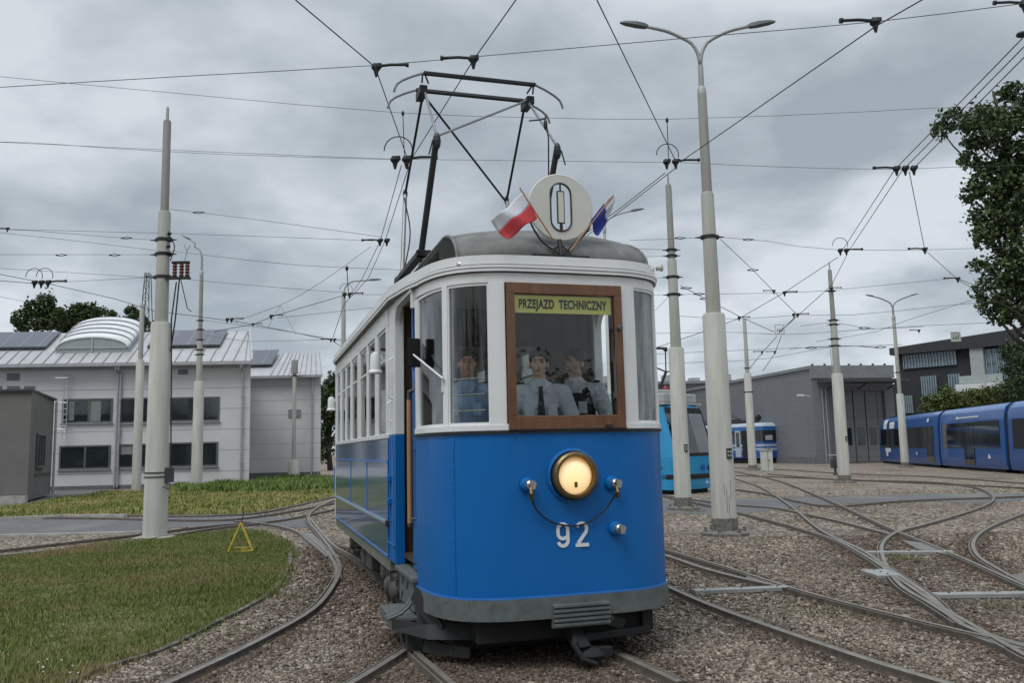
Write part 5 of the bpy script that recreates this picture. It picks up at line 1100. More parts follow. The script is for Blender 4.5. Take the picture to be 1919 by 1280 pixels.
# --- round line number
DC = TV(1051, 388, .05)
m_disc = mat('disc_paint', (.55,.545,.50), .5, var=.04)
def ring_plate(cx, cz, r, holes, y0, y1, n=56):
    bm = bmesh.new(); loops = [[(cx+r*math.cos(2*math.pi*i/n), cz+r*math.sin(2*math.pi*i/n)) for i in range(n)]]+holes; es = []
    for lp in loops:
        vs = [bm.verts.new((x, y0, z)) for x, z in lp]; es += [bm.edges.new((vs[i], vs[(i+1) % len(vs)])) for i in range(len(vs))]
    bmesh.ops.triangle_fill(bm, use_beauty=True, use_dissolve=False, edges=es)
    ex = bmesh.ops.extrude_face_region(bm, geom=bm.faces[:]); bmesh.ops.translate(bm, verts=[v for v in ex['geom'] if isinstance(v, bmesh.types.BMVert)], vec=(0, y1-y0, 0)); bmesh.ops.recalc_face_normals(bm, faces=bm.faces)
    me = bpy.data.meshes.new('number_disc'); bm.to_mesh(me); bm.free(); return me
def stadium(cx, cz, hw, hh, n=10):
    return [(cx+hw*math.cos(a), cz+hh-hw+hw*math.sin(a)) for a in [math.pi*i/n for i in range(n+1)]]+[(cx+hw*math.cos(a), cz-hh+hw+hw*math.sin(a)) for a in [math.pi+math.pi*i/n for i in range(n+1)]]
me = ring_plate(DC.x, DC.z, .262, [stadium(DC.x, DC.z-.0, .083, .192)], DC.y, DC.y+.02); me.materials.append(m_disc)
disc = bpy.data.objects.new('number_disc', me); C.objects.link(disc); disc.parent = T
b = MB(); b.tube([(x, DC.y-.003, z) for x, z in stadium(DC.x, DC.z, .085, .194)], .0065, 6, closed=True); b.tube([(DC.x+.262*math.cos(a), DC.y+.01, DC.z+.262*math.sin(a)) for a in [i*math.pi/28 for i in range(56)]], .012, 6, closed=True) if False else None
part(b, 'digit_outline', m_black, disc)
b = MB(); b.tube([(DC.x+.262*math.cos(a), DC.y+.01, DC.z+.262*math.sin(a)) for a in [i*math.pi/28 for i in range(56)]], .011, 6, closed=True); part(b, 'rim', m_disc, disc)
b = MB(); b.box(DC.x-.024,DC.x+.024,DC.y-.004,DC.y+.012,DC.z-.125,DC.z+.125); part(b, 'digit_bar', m_disc, disc)
b = MB(); 
for x0, x1, z0, z1 in [(-.03,-.024,-.13,.13),(.024,.03,-.13,.13),(-.024,.024,.125,.131),(-.024,.024,-.131,-.125),(-.004,.004,.131,.192),(-.010,.010,-.192,-.131)]: b.box(DC.x+x0,DC.x+x1,DC.y-.006,DC.y+.013,DC.z+z0,DC.z+z1)
part(b, 'digit_bar_edge', m_black, disc)
b = MB(); b.box(-.24,.22,-.02,.02,3.072,3.09); b.tube([(-.01,0,3.09),(-.01,.03,3.22)], .02, 8); 
b.tube(catmull([(-.02,.0,3.10),(-.14,.05,3.20),(DC.x-.235,.07,3.33),(DC.x-.262,.07,3.40)], .05), .009, 6); b.tube(catmull([(.0,.0,3.10),(.12,.05,3.20),(DC.x+.235,.07,3.33),(DC.x+.262,.07,3.40)], .05), .009, 6)
for dx in (-.1, .08): b.tube([(dx,0,3.09),(dx*.2,.02,3.17),(dx*1.2,.1,3.12)], .006, 5)
part(b, 'sign_bracket', m_iron)
# --- headlamp, sockets, cable, number
LC = Vector((.02, -.02, 1.40))
b = MB(); b.lathe([(.205,0),(.203,.012),(.185,.02),(.183,.0)], LC, (0,-1,0), 40); part(b, 'lamp_flange', m_blue, smooth='auto')
b = MB(); b.lathe([(.172,0),(.178,.05),(.176,.075),(.162,.088),(.142,.09),(.138,.07),(.138,.0)], LC, (0,-1,0), 40); hl = part(b, 'headlamp', m_brass, smooth='auto')
for i in range(6):
    a = i*1.047+.3; b = MB(); b.ball(LC+Vector((.19*math.cos(a), -.02, .19*math.sin(a))), .007,.007,.007,6,4); part(b, 'screw', m_chrome, hl)
mg = bpy.data.materials.new('lamp_glow'); mg.use_nodes = True; t_ = mg.node_tree; P_ = t_.nodes['Principled BSDF']; P_.inputs['Base Color'].default_value = (.9,.75,.5,1); P_.inputs['Roughness'].default_value = .25
n1 = t_.nodes.new('ShaderNodeTexCoord'); n2 = t_.nodes.new('ShaderNodeVectorMath'); n2.operation = 'DISTANCE'; n2.inputs[1].default_value = (LC.x-.01, LC.y-.06, LC.z-.02); t_.links.new(n1.outputs['Object'], n2.inputs[0])
n3 = t_.nodes.new('ShaderNodeValToRGB'); n4 = t_.nodes.new('ShaderNodeMath'); n4.operation = 'MULTIPLY'; n4.inputs[1].default_value = 7.0; t_.links.new(n2.outputs[1], n4.inputs[0]); t_.links.new(n4.outputs[0], n3.inputs[0])
n3.color_ramp.elements[0].color = (1.0,.66,.16,1); n3.color_ramp.elements[0].position = .08; n3.color_ramp.elements[1].color = (.50,.27,.09,1); n3.color_ramp.elements[1].position = 1.0; q_ = n3.color_ramp.elements.new(.35); q_.color = (.92,.60,.24,1); q_ = n3.color_ramp.elements.new(.8); q_.color = (.85,.58,.30,1); t_.links.new(n3.outputs[0], P_.inputs['Emission Color']); P_.inputs['Emission Strength'].default_value = .62
b = MB(); b.lathe([(.139,0),(.12,.022),(.08,.036),(.04,.042),(.001,.044)], LC+Vector((0,-.04,0)), (0,-1,0), 32); part(b, 'lens', mg, hl, smooth=True)
b = MB(); b.box(LC.x-.018,LC.x+.004,LC.y-.088,LC.y-.08,LC.z-.085,LC.z-.045); part(b, 'bulb_holder', m_brass, hl)
for (px, py) in ((987,909),(1146,906),(1153,991)):
    q = TV(px, py, -.02); b = MB(); b.lathe([(.056,0),(.056,.012),(.044,.03),(.03,.034)], (q.x,-.018,q.z), (0,-1,0), 24); so = part(b, 'cable_socket', m_blue, smooth='auto')
    b = MB(); b.lathe([(.036,.0),(.036,.035),(.028,.045),(.028,.07),(.02,.075)], (q.x+.008,-.04,q.z), (.25,-1,0), 16); b.box(q.x+.0,q.x+.035,-.125,-.09,q.z-.03,q.z+.03); part(b, 'plug', m_chrome, so, smooth='auto')
    if py < 950: b = MB(); b.tube([(q.x,-.11,q.z-.02),(q.x,-.13,q.z-.06),(q.x+.005,-.11,q.z-.10)], .014, 8); part(b, 'cable_gland', m_brass, so)
qa, qb = TV(987, 925, -.02), TV(1146, 925, -.02)
pts = [(-.335,-.125,1.27),(-.325,-.10,1.22),(-.26,-.055,1.135),(-.16,-.04,1.065),(-.06,-.04,1.037),(.03,-.04,1.030),(.12,-.04,1.048),(.22,-.045,1.105),(.30,-.06,1.19),(.335,-.10,1.26),(.341,-.125,1.29)]
b = MB(); b.tube(catmull(pts, .02), .0065, 8); part(b, 'jumper_cable', m_black, smooth=True)
m_num = mat('number_white', (.68,.70,.72), .5, var=.03)
def stroke(b, pts, w_, y0, y1):
    k = len(pts); L_, R_ = [], []
    for i in range(k):
        a = Vector(pts[max(i-1, 0)]); c = Vector(pts[min(i+1, k-1)]); d = (c-a).normalized(); n_ = Vector((-d.y, d.x)); p = Vector(pts[i]); L_.append(p+n_*w_/2); R_.append(p-n_*w_/2)
    for i in range(k-1):
        q = [L_[i], L_[i+1], R_[i+1], R_[i]]; b.add([(p.x, y0, p.y) for p in q]+[(p.x, y1, p.y) for p in q], [(0,1,2,3),(7,6,5,4),(0,4,5,1),(2,6,7,3),(1,5,6,2),(3,7,4,0)])
def arcp(cx, cz, rx, rz, a0, a1, n=12): return [(cx+rx*math.cos(R(a0+(a1-a0)*i/n)), cz+rz*math.sin(R(a0+(a1-a0)*i/n))) for i in range(n+1)]
x0, zt_, zb_ = -.072, 1.058, .874; wd = .025
b = MB(); rr_ = .038
stroke(b, arcp(x0, zt_-wd/2-rr_, rr_, rr_, 0, 180)+[(x0-rr_, zt_-wd/2-rr_-.03)]+arcp(x0, zt_-wd/2-rr_-.03, rr_, rr_, 180, 290, 8)+[(x0+rr_, zt_-.105)], wd, -.0265, -.020)
stroke(b, [(x0+rr_, zt_-wd/2-rr_), (x0+rr_, zb_+wd/2+rr_)]+arcp(x0, zb_+wd/2+rr_, rr_, rr_, 0, -165, 10), wd, -.0262, -.0199); part(b, 'fleet_number', m_num)
x0 = .078; b = MB(); stroke(b, arcp(x0, zt_-wd/2-rr_, rr_, rr_, 165, -15, 12)+[(x0+rr_-.004, zt_-wd/2-rr_-.025),(x0-rr_+.006, zb_+wd/2+.012)], wd, -.0265, -.020); stroke(b, [(x0-rr_-.014, zb_+wd/2), (x0+rr_+.016, zb_+wd/2)], wd, -.0262, -.0199); part(b, 'fleet_number', m_num)
# --- mirror, side lantern
q = TU(776, 660, -1.13); q = TV(776, 661, .66); b = MB(); b.obox(q, (.055,.02,0), (.005,.012,0), (0,0,.118)); mr = part(b, 'mirror', m_under, bevel=.012)
b = MB(); q2 = TV(832, 711, .285); b.tube([(q.x-.01,q.y-.03,q.z-.02),(q2.x-.02,q2.y-.06,q2.z+.0),(q2.x,q2.y,q2.z-.015)], .008, 8); b.box(q2.x-.02,q2.x+.012,q2.y-.03,q2.y+.01,q2.z-.1,q2.z); part(b, 'mirror_arm', m_cream, mr)
for px, py, v in ((713,672,2.45),(627,752,7.65)):
    b = MB(); b.lathe([(.07,-.115),(.075,-.10),(.056,-.075),(.052,.06),(.04,.09),(.015,.105)], (-1.12, v, TU(px, py, -1.12).z), n=16); l_ = part(b, 'side_lantern', m_cream, smooth='auto'); b = MB(); b.box(-1.09,-1.05,v-.02,v+.02,TU(px,py).z-.02,TU(px,py).z+.02); part(b, 'bracket', m_cream, l_)
# --- inside
b = MB(); b.prism([(-.96,VE-1.2),(-.96,.7),(-.8,.25),(-.5,.08),(.5,.08),(.8,.25),(.96,.7),(.96,VE-1.2)], .66, .70); part(b, 'floor', m_inwood)
b = MB(); b.prism([(-.96,VE-1.2),(-.96,.7),(-.8,.25),(-.5,.08),(.5,.08),(.8,.25),(.96,.7),(.96,VE-1.2)], 2.965, 2.985); part(b, 'ceiling', m_ceil)
for v in (1.80, 7.6):
    b = MB(); b.box(-.99,-.42,v,v+.04,.7,2.96); b.box(.42,.99,v,v+.04,.7,2.96); b.box(-.42,.42,v,v+.04,2.6,2.96); part(b, 'bulkhead', m_inwood)
for s in (-1, 1):
    b = MB(); b.box(*sorted((s*.98, s*.55)), 2.2, 7.4, 1.08, 1.14); b.box(*sorted((s*1.0, s*.96)), 2.2, 7.4, .7, 1.7); part(b, 'bench', m_inwood)
b = MB(); b.lathe([(.15,.7),(.15,1.55),(.17,1.58),(.17,1.64),(.05,1.68)], (-.28,.30,0), n=18); b.tube([(-.28,.30,1.68),(-.28,.30,1.73),(-.16,.36,1.75)], .014, 6); part(b, 'controller', m_under, smooth='auto')
b = MB(); b.tube([(.38,.33,.7),(.38,.33,1.6)], .025, 8); b.tube([(.38+.15*math.cos(a),.33+.15*math.sin(a),1.62) for a in [i*math.pi/10 for i in range(20)]], .012, 6, closed=True); part(b, 'brake_wheel', m_brass)
for z_ in (1.90, 2.02, 2.14):
    b = MB(); b.tube([(-.86,.25,z_),(-.62,.08,z_)], .006, 5); b.tube([(.86,.27,z_),(.62,.08,z_)], .006, 5); part(b, 'window_bar', m_chrome)
b = MB(); b.box(.50,.60,.25,.30,1.8,2.86); b.box(.72,.80,.30,.34,1.0,2.86); part(b, 'inner_post', m_inwood)
mw = mat('warm_bulb', (.9,.7,.45), .5, emis=(1,.62,.3), estr=1.6); q = TV(1199, 640, 1.3); b = MB(); b.ball(q, .035, .035, .03, 10, 8); part(b, 'saloon_lamp', mw, smooth=True)
for v in (3.2, 5.5): b = MB(); b.ball((0, v, 2.93), .07,.07,.04,12,8); part(b, 'ceiling_lamp', m_cream)
# --- running gear
b = MB(); b.box(-.82,.82,.42,1.5,.10,.44); b.box(-.70,.70,.12,.5,.20,.36); part(b, 'lifeguard', m_under, bevel=.01)  # lifeguard box shaped low to black out the light under the tram
b = MB(); b.box(-.8,.8,1.4,8,.40,.60); b.box(-.45,.45,1.6,7.6,.12,.4); part(b, 'underframe', m_under)
for s in (-1, 1):
    for v in (2.75, 5.75):
        b = MB(); b.lathe([(.36,-.06),(.395,-.05),(.395,.0),(.375,.02),(.375,.06),(.30,.06),(.28,.03),(.14,.03),(.12,.07),(.0,.08)], (s*.72, v, .395+.055), (s,0,0), 28); part(b, 'wheel', m_truck, smooth='auto')
        b = MB(); b.lathe([(.15,0),(.15,.06),(.125,.10),(.09,.16),(.0,.175)], (s*.86, v, .43), (s,0,0), 18); b.box(*sorted((s*.82, s*.90)), v-.17, v+.17, .28, .60); part(b, 'axle_box', m_truck, smooth='auto')
        for dv in (-.33, .33):
            b = MB(); b.tube([(s*(.92+.05*math.cos(a*1.0)), v+dv+.05*math.sin(a*1.0), .36+.0045*i) for i, a in enumerate([i*.6 for i in range(50)])], .011, 5); b.lathe([(.075,.34),(.075,.36)], (s*.92,v+dv,0), n=12); b.lathe([(.075,.585),(.075,.61)], (s*.92,v+dv,0), n=12); part(b, 'coil_spring', m_truck)
    b = MB(); b.box(*sorted((s*.84, s*.88)), 1.95, 6.6, .30, .40); b.box(*sorted((s*.84, s*.89)), 1.95, 2.05, .16, .4); b.box(*sorted((s*.83, s*.90)), 6.5, 6.6, .16, .4); part(b, 'truck_frame', m_truck, bevel=.01)
    for v in (2.18, 3.32, 5.2, 6.3):
        b = MB(); b.box(*sorted((s*.66, s*.78)), v-.04, v+.04, .22, .52); b.tube([(s*.8,v,.5),(s*.95,v-.1,.32),(s*.85,v-.15,.2)], .022, 6); part(b, 'brake_block', m_truck, bevel=.01)
    for v0, w_ in ((1.93, .16), (3.9, .5), (4.6, .3)):
        b = MB(); b.box(*sorted((s*.70, s*.98)), v0, v0+w_, .26, .5); part(b, 'equipment_box', m_truck, bevel=.02)
    # domes beside the step: sand pipe covers
    for v in (1.95, 2.28):
        b = MB(); b.box(*sorted((s*.90, s*1.02)), v-.10, v+.10, .25, .46); b.ball((s*1.0, v, .34), .07, .12, .10, 14, 10); b.box(*sorted((s*1.0, s*1.04)), v-.02, v+.02, .2, .5); b.tube([(s*.98,v,.5),(s*1.0,v,.40)], .03, 8); b.lathe([(.05,.44),(.06,.47),(.05,.5)], (s*.98,v,0), n=10); part(b, 'sand_box', m_truck, smooth='auto')
    # step with pierced hanger
    b = MB(); x0, x1 = sorted((s*1.005, s*.985)); b.box(x0, x1, 1.0, 1.74, .30, .554); st = part(b, 'step_hanger', m_apron, bevel=.006)
    for v, z_ in ((1.33,.47),(1.6,.36),(1.2,.36),(1.55,.49)):
        b = MB(); b.ball((s*1.006, v, z_), .004, .07, .02, 12, 6, Matrix.Rotation(-.6, 3, 'X')); part(b, 'oval_hole', m_under, st)
    b = MB(); b.box(*sorted((s*1.19, s*.98)), .92, 1.60, .255, .285); b.box(*sorted((s*1.20, s*1.18)), .92, 1.60, .20, .285); part(b, 'step_tread', m_apron, bevel=.006)
    b = MB()
    for v in (.93, 1.02): b.tube(catmull([(s*1.24,v,.28),(s*1.12,v,.32),(s*1.02,v,.42),(s*.99,v,.55)], .05), .014, 6)
    b.box(*sorted((s*1.0,s*.80)), .90,.92,.22,.52); part(b, 'step_arm', m_apron)
# lower grey tray across the front left and scraper
b = MB(); b.add([(-1.20,.92,.20),(-1.0,.45,.20),(-.55,.25,.20),(.1,.2,.20),(.1,.25,.30),(-.55,.3,.32),(-1.0,.5,.30),(-1.20,.92,.285)], [(0,1,6,7),(1,2,5,6),(2,3,4,5)]); o = b.build('tray_plate', mat('tray_dark', (.022,.024,.024), .75, var=.3), T); mo = o.modifiers.new('s', 'SOLIDIFY'); mo.thickness = .015
b = MB(); b.box(-1.10,-.98,.78,.9,.05,.2); b.bar((-1.0,.6,.12),(-.7,.35,.1),.03,.08); b.bar((-1.05,.75,.5),(-.9,.45,.25),.02,.12); part(b, 'rail_scraper', mat('tray_dark', (.022,.024,.024), .75))
# coupler and bracket on the right
b = MB(); b.bar((.62,.1,.37),(.62,.1,.20),.07,.06); b.bar((.08,.02,.215),(.64,.1,.215),.06,.055); b.bar((.3,.1,.36),(.62,.1,.38),.05,.05); part(b, 'coupler_guard', m_under, bevel=.008)
b = MB(); b.ball((.12,-.02,.10), .13,.10,.055,16,8); b.tube([(.0,.0,.24),(-.03,-.08,.18),(.02,-.12,.09),(.12,-.12,.05)], .02, 8); b.bar((.0,.1,.3),(.05,-.05,.14),.1,.08); b.lathe([(.05,0),(.05,.06)], (.22,-.06,.09), (0,0,1), 12); part(b, 'coupler', m_under, smooth='auto')
b = MB(); b.bar((.25,.1,.335),(.45,.14,.26),.05,.08); b.tube([(.3,.0,.37),(.3,-.03,.33)], .008, 6); part(b, 'coupler_stay', m_truck)
# --- pantograph
m_pan = mat('panto_black', (.02,.02,.022), .5, .3, var=.3); m_pang = mat('panto_grey', (.22,.23,.235), .45, .5)
PG_ = MB(); PG_.box(-.78,-.70,1.95,3.4,3.50,3.55); PG_.box(.70,.78,1.95,3.4,3.50,3.55); PG_.box(-.78,.78,1.95,2.02,3.50,3.56); PG_.box(-.78,.78,3.3,3.37,3.50,3.56)
for u in (-.74, .74):
    for v in (2.0, 3.33): PG_.lathe([(.035,3.36),(.06,3.38),(.04,3.40),(.06,3.42),(.04,3.44),(.06,3.46),(.03,3.50)], (u*.95, v, 0), n=12)
pg = part(PG_, 'pantograph_base', m_pan)
KF, KR = (1.72, 4.64), (3.55, 4.61)
def pipe(a, c, r, m, nm): b = MB(); b.tube([a, c], r, 8); return part(b, nm, m, pg, smooth='auto')
for s in (-1, 1):
    pipe((s*.72 if s < 0 else .50,2.05,3.56), (s*.62,*KF), .032, m_pan, 'lower_arm'); pipe((s*.72,3.2,3.56), (s*.62,*KR), .024, m_pang, 'lower_arm')
    pipe((s*.62,*KF), (s*.58,2.52,5.45), .0145, m_pang, 'upper_arm'); pipe((s*.62,*KR), (s*.58,2.62,5.45), .0145, m_pan, 'upper_arm')
    b = MB(); b.ball((s*.62,KF[0],KF[1]-.05), .04,.04,.09,8,6); b.ball((s*.62,*KR), .03,.03,.06,8,6); b.tube([(s*.66,KF[0],4.6),(s*.70,KF[0],4.45)], .008, 5); part(b, 'knuckle', m_pan, pg)
pipe((-.62,*KF), (.56,2.50,5.44), .0125, m_pang, 'diagonal_stay'); pipe((.60,*KR), (-.56,2.64,5.44), .0125, m_pan, 'diagonal_stay')
b = MB(); b.tube([(.50,1.72,4.95),(.52,1.7,4.7),(.55,1.85,3.9)], .008, 5); b.ball((.50,1.72,4.86), .022,.022,.06,8,6); b.tube([(.42,2.0,5.0),(.5,1.9,4.98),(.58,1.95,5.02)], .009, 5); part(b, 'jumper', m_pan, pg)
b = MB(); b.tube(catmull([(-.70,3.2,3.6),(-.60,3.35,4.1),(-.64,3.5,4.55)], .1), .008, 5); part(b, 'lead', m_pan, pg)
b = MB(); b.tube([(-.60,2.57,5.46),(.60,2.57,5.46)], .02, 8); 
for s in (-1, 1): b.box(s*.60-.04,s*.60+.04,2.46,2.72,5.40,5.485); b.tube([(s*.55,2.45,5.5),(s*.60,2.40,5.58)], .010, 5); b.tube([(s*.62,2.45,5.5),(s*.62,2.42,5.58)], .010, 5); b.tube([(s*.55,2.75,5.5),(s*.60,2.8,5.56)], .01, 5)
part(b, 'head_frame', m_pan, pg)
for v in (2.36, 2.80):
    b = MB(); b.box(-.62,.62,v-.025,v+.025,5.555,5.585)
    part(b, 'contact_strip', m_pan, pg)
    for s in (-1, 1): b = MB(); b.tube(catmull([(s*.62,v,5.57),(s*.78,v,5.50),(s*.90,v,5.42),(s*.935,v,5.33)], .05), .013, 7); part(b, 'head_horn', m_pang, pg)
# --- things on and in the tram that are not part of it
CV = T.matrix_world if False else (Matrix.Translation(TC) @ Matrix.Rotation(-THD, 4, 'Z'))
def sign_card():
    t = thing('destination_card', 'yellow card reading PRZEJAZD TECHNICZNY behind the wooden windscreen', 'sign', CV @ Vector((-.008, .0, 2.700)), -THD)
    b = MB(); b.box(-.398,.398,.0,.005,-.068,.068); b.build('card', mat('card_yellow', (.95,.88,.22), .6, var=.04), t)
    textmesh('PRZEJAZD  TECHNICZNY', .088, mat('card_ink', (.02,.02,.015), .7), 'lettering', t, (0,-.002,-.002), (R(90),0,0), sxy=(.67, 1.08), offset=.0034, extrude=.0008, spacing=1.08)
sign_card()
def flag(label, p0, p1, quad, cols, splits, seed):
    t = thing('small_flag', label, 'flag', CV @ Vector(p0), -THD); o = Vector(p0)
    b = MB(); b.tube([Vector(p0)-o, Vector(p1)-o], .006, 6); b.build('flagstick', m_wood2, t)
    A, B_, C_, D_ = [Vector(q)-o for q in quad]   # A top at stick, B bottom at stick, C bottom outer, D top outer
    for (s0, s1), m in zip(splits, cols):
        g = []
        for i in range(15):
            x = i/14; row = []
            for j in range(9):
                s = s0+(s1-s0)*j/8; p = (A.lerp(B_, s)).lerp(D_.lerp(C_, s), x); p = p+Vector((0, .028*math.sin(x*7+s*2.2+seed)*x**.6, .010*math.sin(x*9+s*4))); row.append(p)
            g.append(row)
        b = MB(); b.sheet(g); o_ = b.build('cloth', m, t, smooth=True); mo = o_.modifiers.new('s', 'SOLIDIFY'); mo.thickness = .0015
fw_ = mat('flag_white', (.62,.63,.68), .8, var=.05); fr_ = mat('flag_red', (.50,.045,.055), .8, var=.15); fb_ = mat('flag_blue', (.02,.04,.30), .8, var=.2)
v_ = -.06
def tv(x, y, v=-.05): return tuple(TV(x, y, v))
flag('red and white flag left of the round sign', tv(1036,448), tv(974,352), [tv(980,361),tv(1007,407),tv(951,449,-.1),tv(921,413,-.1)], [fw_, fr_], [(0,.5),(.5,1)], 0)
flag('blue and white flag right of the round sign', tv(1068,470,.0), tv(1149,366,.12), [tv(1150,362,.1),tv(1139,384,.1),tv(1126,443,.16),tv(1098,424,.16)] if False else [tv(1151,363,.12),tv(1106,412,.06),tv(1119,444,.10),tv(1151,388,.17)], [fw_, fb_], [(0,.42),(.42,1)], 1.5)
# ============================================================ OTHER TRAMS
m_cyan = mat('cyan_paint', (.015,.26,.50), .35, var=.08, scale=2, coat=.4)
m_tgr = mat('tram_roof_grey', (.33,.345,.34), .6)
m_dkglass = mat('dark_tram_glass', (.012,.014,.016), .06, spec=.9, var=.4, scale=1.5)
m_lit = mat('lit_lamp', (.9,.9,.85), .3, emis=(1,1,.95), estr=2.2)
FL = Vector((5.40, 28.5, 0)); FR = Vector((7.10, 30.15, 0)); fd = FR-FL
cy = thing('cyan_tram', 'light blue modern tram with a lit front lamp behind the stepped poles', 'tram', FL, math.atan2(fd.y, fd.x)); WC = fd.length
# outline rounded at the front: local x along the front, y back
co = [(0,9),(0,.5),(.06,.22),(.22,.05),(WC/2,-.06),(WC-.22,.05),(WC-.06,.22),(WC,.5),(WC,9)]
def loft(b, rings):
    k = len(rings[0][0]); 
    for (o0, z0), (o1, z1) in zip(rings[:-1], rings[1:]): b.sheet([[(x, y, z0) for x, y in o0], [(x, y, z1) for x, y in o1]])
def insetF(o, dy, dx=0): return [(x+(dx if x < WC/2 else -dx), y+(dy if y < 5 else 0)) for x, y in o]
b = MB(); loft(b, [(insetF(co,.05),.15),(insetF(co,.02),.30),(co,.6),(co,1.25),(insetF(co,.05),1.3),(insetF(co,.45,.06),2.95),(insetF(co,.7,.15),3.1)]); b.add([(x, y, 3.1) for x, y in insetF(co,.7,.15)], [tuple(range(len(co)))]); b.build('body', m_cyan, cy, smooth='auto')
b = MB(); gl = [(.12,.13),(.3,.0),(WC/2,-.085),(WC-.3,.0),(WC-.12,.13)]; loft(b, [(insetF(gl,.02),1.36),(insetF(gl,.39),2.72)]); b.build('windscreen', glass('cy_glass', (.25,.28,.28), 1.5, .03, 1.2, .12), cy)
b = MB(); loft(b, [(insetF(gl,.015),1.27),(insetF(gl,.03),1.36)]); loft(b, [(insetF(gl,.38),2.72),(insetF(gl,.42),2.92)]); b.bar((WC-.06,.15,1.3),(WC-.12,.55,2.85),.08,.06); b.build('windscreen_surround', m_under, cy)
b = MB(); b.box(.2, WC-.2, .6, 8, 3.1, 3.42); b.box(.35, WC-.35, 1.2, 7, 3.42, 3.6); b.build('roof_box', m_tgr, cy, bevel=.05)
b = MB(); b.box(.1, WC-.1, .5, 8.5, 3.02, 3.1); b.build('roof_edge', m_tgr, cy)
b = MB(); loft(b, [(insetF(co,-.02),.50),(insetF(co,-.03),.62),(insetF(co,-.01),.66)]); b.build('bumper_band', m_under, cy)
b = MB(); loft(b, [(insetF(co,.2,.1),.0),(insetF(co,.2,.1),.2)]); b.build('skirt_gap', m_under, cy)
for y0, y1 in ((.75,1.35),(1.7,2.9),(3.2,4.4),(5,6.4)):
    b = MB(); b.box(-.02, .0, y0, y1, 1.15, 2.6) ; b.build('side_window', m_dkglass, cy)
b = MB(); b.ball((WC-.42,-.02,.86), .24,.05,.12,12,8); hl_ = b.build('headlight', m_under, cy, smooth=True)
b = MB(); b.ball((WC-.34,-.06,.88), .05,.03,.04,8,6); b.ball((WC-.50,-.065,.83), .04,.03,.035,8,6); b.build('reflector', m_chrome, hl_)
b = MB(); b.ball((WC-.46,-.10,.33), .065,.03,.05,10,6); b.build('fog_lamp', m_lit, cy, smooth=True)
textmesh('436', .27, mat('ink_blue', (.01,.09,.35), .5), 'fleet_number', cy, (WC-1.02,-.068,.86), (R(90),0,0), sxy=(.85, 1), extrude=.004, offset=.004)
b = MB(); b.bar((.02,-.25,2.6),(-.1,.2,2.9),.04,.04); b.box(-.12,.02,-.35,-.25,2.1,2.6); b.build('mirror', m_under, cy)
b = MB()
for k, (z0, z1, yy) in enumerate([(.75,1.0,1.2),(.6,.8,1.6),(.72,.9,.9),(.95,1.3,1.1)]): b.bar((-.008, yy, z0), (-.008, yy+.25*(1 if k % 2 else -1), z1), .01, .07)
b.build('dark_flourish', mat('dark_blue_mark', (.01,.03,.08), .5), cy)
# its pantograph, seen above the roof
pt_ = MB(); c0_ = Vector((.6, 3.0, 0)); lc = lambda px, py, y: (Matrix.Translation(FL) @ Matrix.Rotation(math.atan2(fd.y, fd.x), 4, 'Z')).inverted() @ PD(px, py, y)
DP = 30.5; A1, A2, A3 = lc(1232, 741, DP), lc(1248, 697, DP), lc(1247, 657, DP)
pt_.tube([A1, A2], .05, 8); pt_.tube([A2, A3], .025, 6); pt_.tube([lc(1222,686,DP), A2, lc(1256,696,DP)], .03, 6); pt_.tube([lc(1205,652,DP), lc(1250,653,DP)], .05, 6); pt_.ball(lc(1247,656,DP), .12,.06,.06); pt_.build('pantograph', m_pan, cy)
b = MB(); b.tube([lc(1247,722,DP), lc(1248,738,DP)], .03, 5); b.ball(lc(1247,729,DP), .07,.07,.12,6,5); b.build('red_insulator', mat('red_plastic', (.4,.03,.05), .5), cy)
b = MB(); b.box(*[0.0, .5], 1.5, 1.9, 3.6, 4.1); b.build('roof_device', m_pipe, cy, bevel=.03)
# --- small blue and white tram
m_nblue = mat('navy_paint', (.012,.075,.30), .35, coat=.4); m_nmid = mat('mid_blue_paint', (.02,.12,.36), .35, coat=.4); m_tw = mat('pale_paint', (.36,.42,.48), .45)
P0 = Vector((20.75, 71.6, 0)); P1 = Vector((22.75, 72.55, 0)); nd = P1-P0; WN = nd.length
nt_ = thing('blue_white_tram', 'older blue and white tram parked beside the shed, its pantograph lowered', 'tram', P0, math.atan2(nd.y, nd.x))
co = [(0,13),(0,.35),(.08,.1),(.3,.0),(WN-.3,.0),(WN-.08,.1),(WN,.35),(WN,13)]
def band(z0, z1, m, nm, k=0., par=None):
    b = MB(); q = [(x+(-k if x < WN/2 else k), y-(k if y < 5 else 0)) for x, y in co]; b.sheet([[(x, y, z0) for x, y in q], [(x, y, z1) for x, y in q]]); return b.build(nm, m, par or nt_, smooth='auto')
b = MB(); loft(b, [(co,.45),(co,3.1)]); bd = b.build('body', m_nblue, nt_, smooth='auto')
band(1.0,1.62,m_tw,'pale_band',.012,bd); band(1.02,1.12,m_nmid,'stripe',.02,bd); band(1.30,1.42,m_nblue,'stripe',.02,bd)
band(1.85,2.75,m_dkglass,'window_band',.014); band(2.78,3.1,m_nmid,'destination_band',.012)
b = MB(); b.box(.25,1.0,-.03,-.016,1.95,2.35); b.build('paper_screen', m_tw, nt_)
WNi = WN
def ring(dx, dy): return [(x+(dx if x < WN/2 else -dx), y+(dy if y < 5 else 0)) for x, y in co]
b = MB(); loft(b, [(ring(-.03,-.03),3.1),(ring(0,.05),3.22),(ring(.25,.5),3.42)]); b.add([(x,y,3.42) for x,y in ring(.25,.5)],[tuple(range(len(co)))]); b.build('roof', m_tw, nt_, smooth='auto')
b = MB(); loft(b, [(ring(.15,.2),.05),(ring(.15,.2),.45)]); b.build('undercarriage', m_under, nt_)
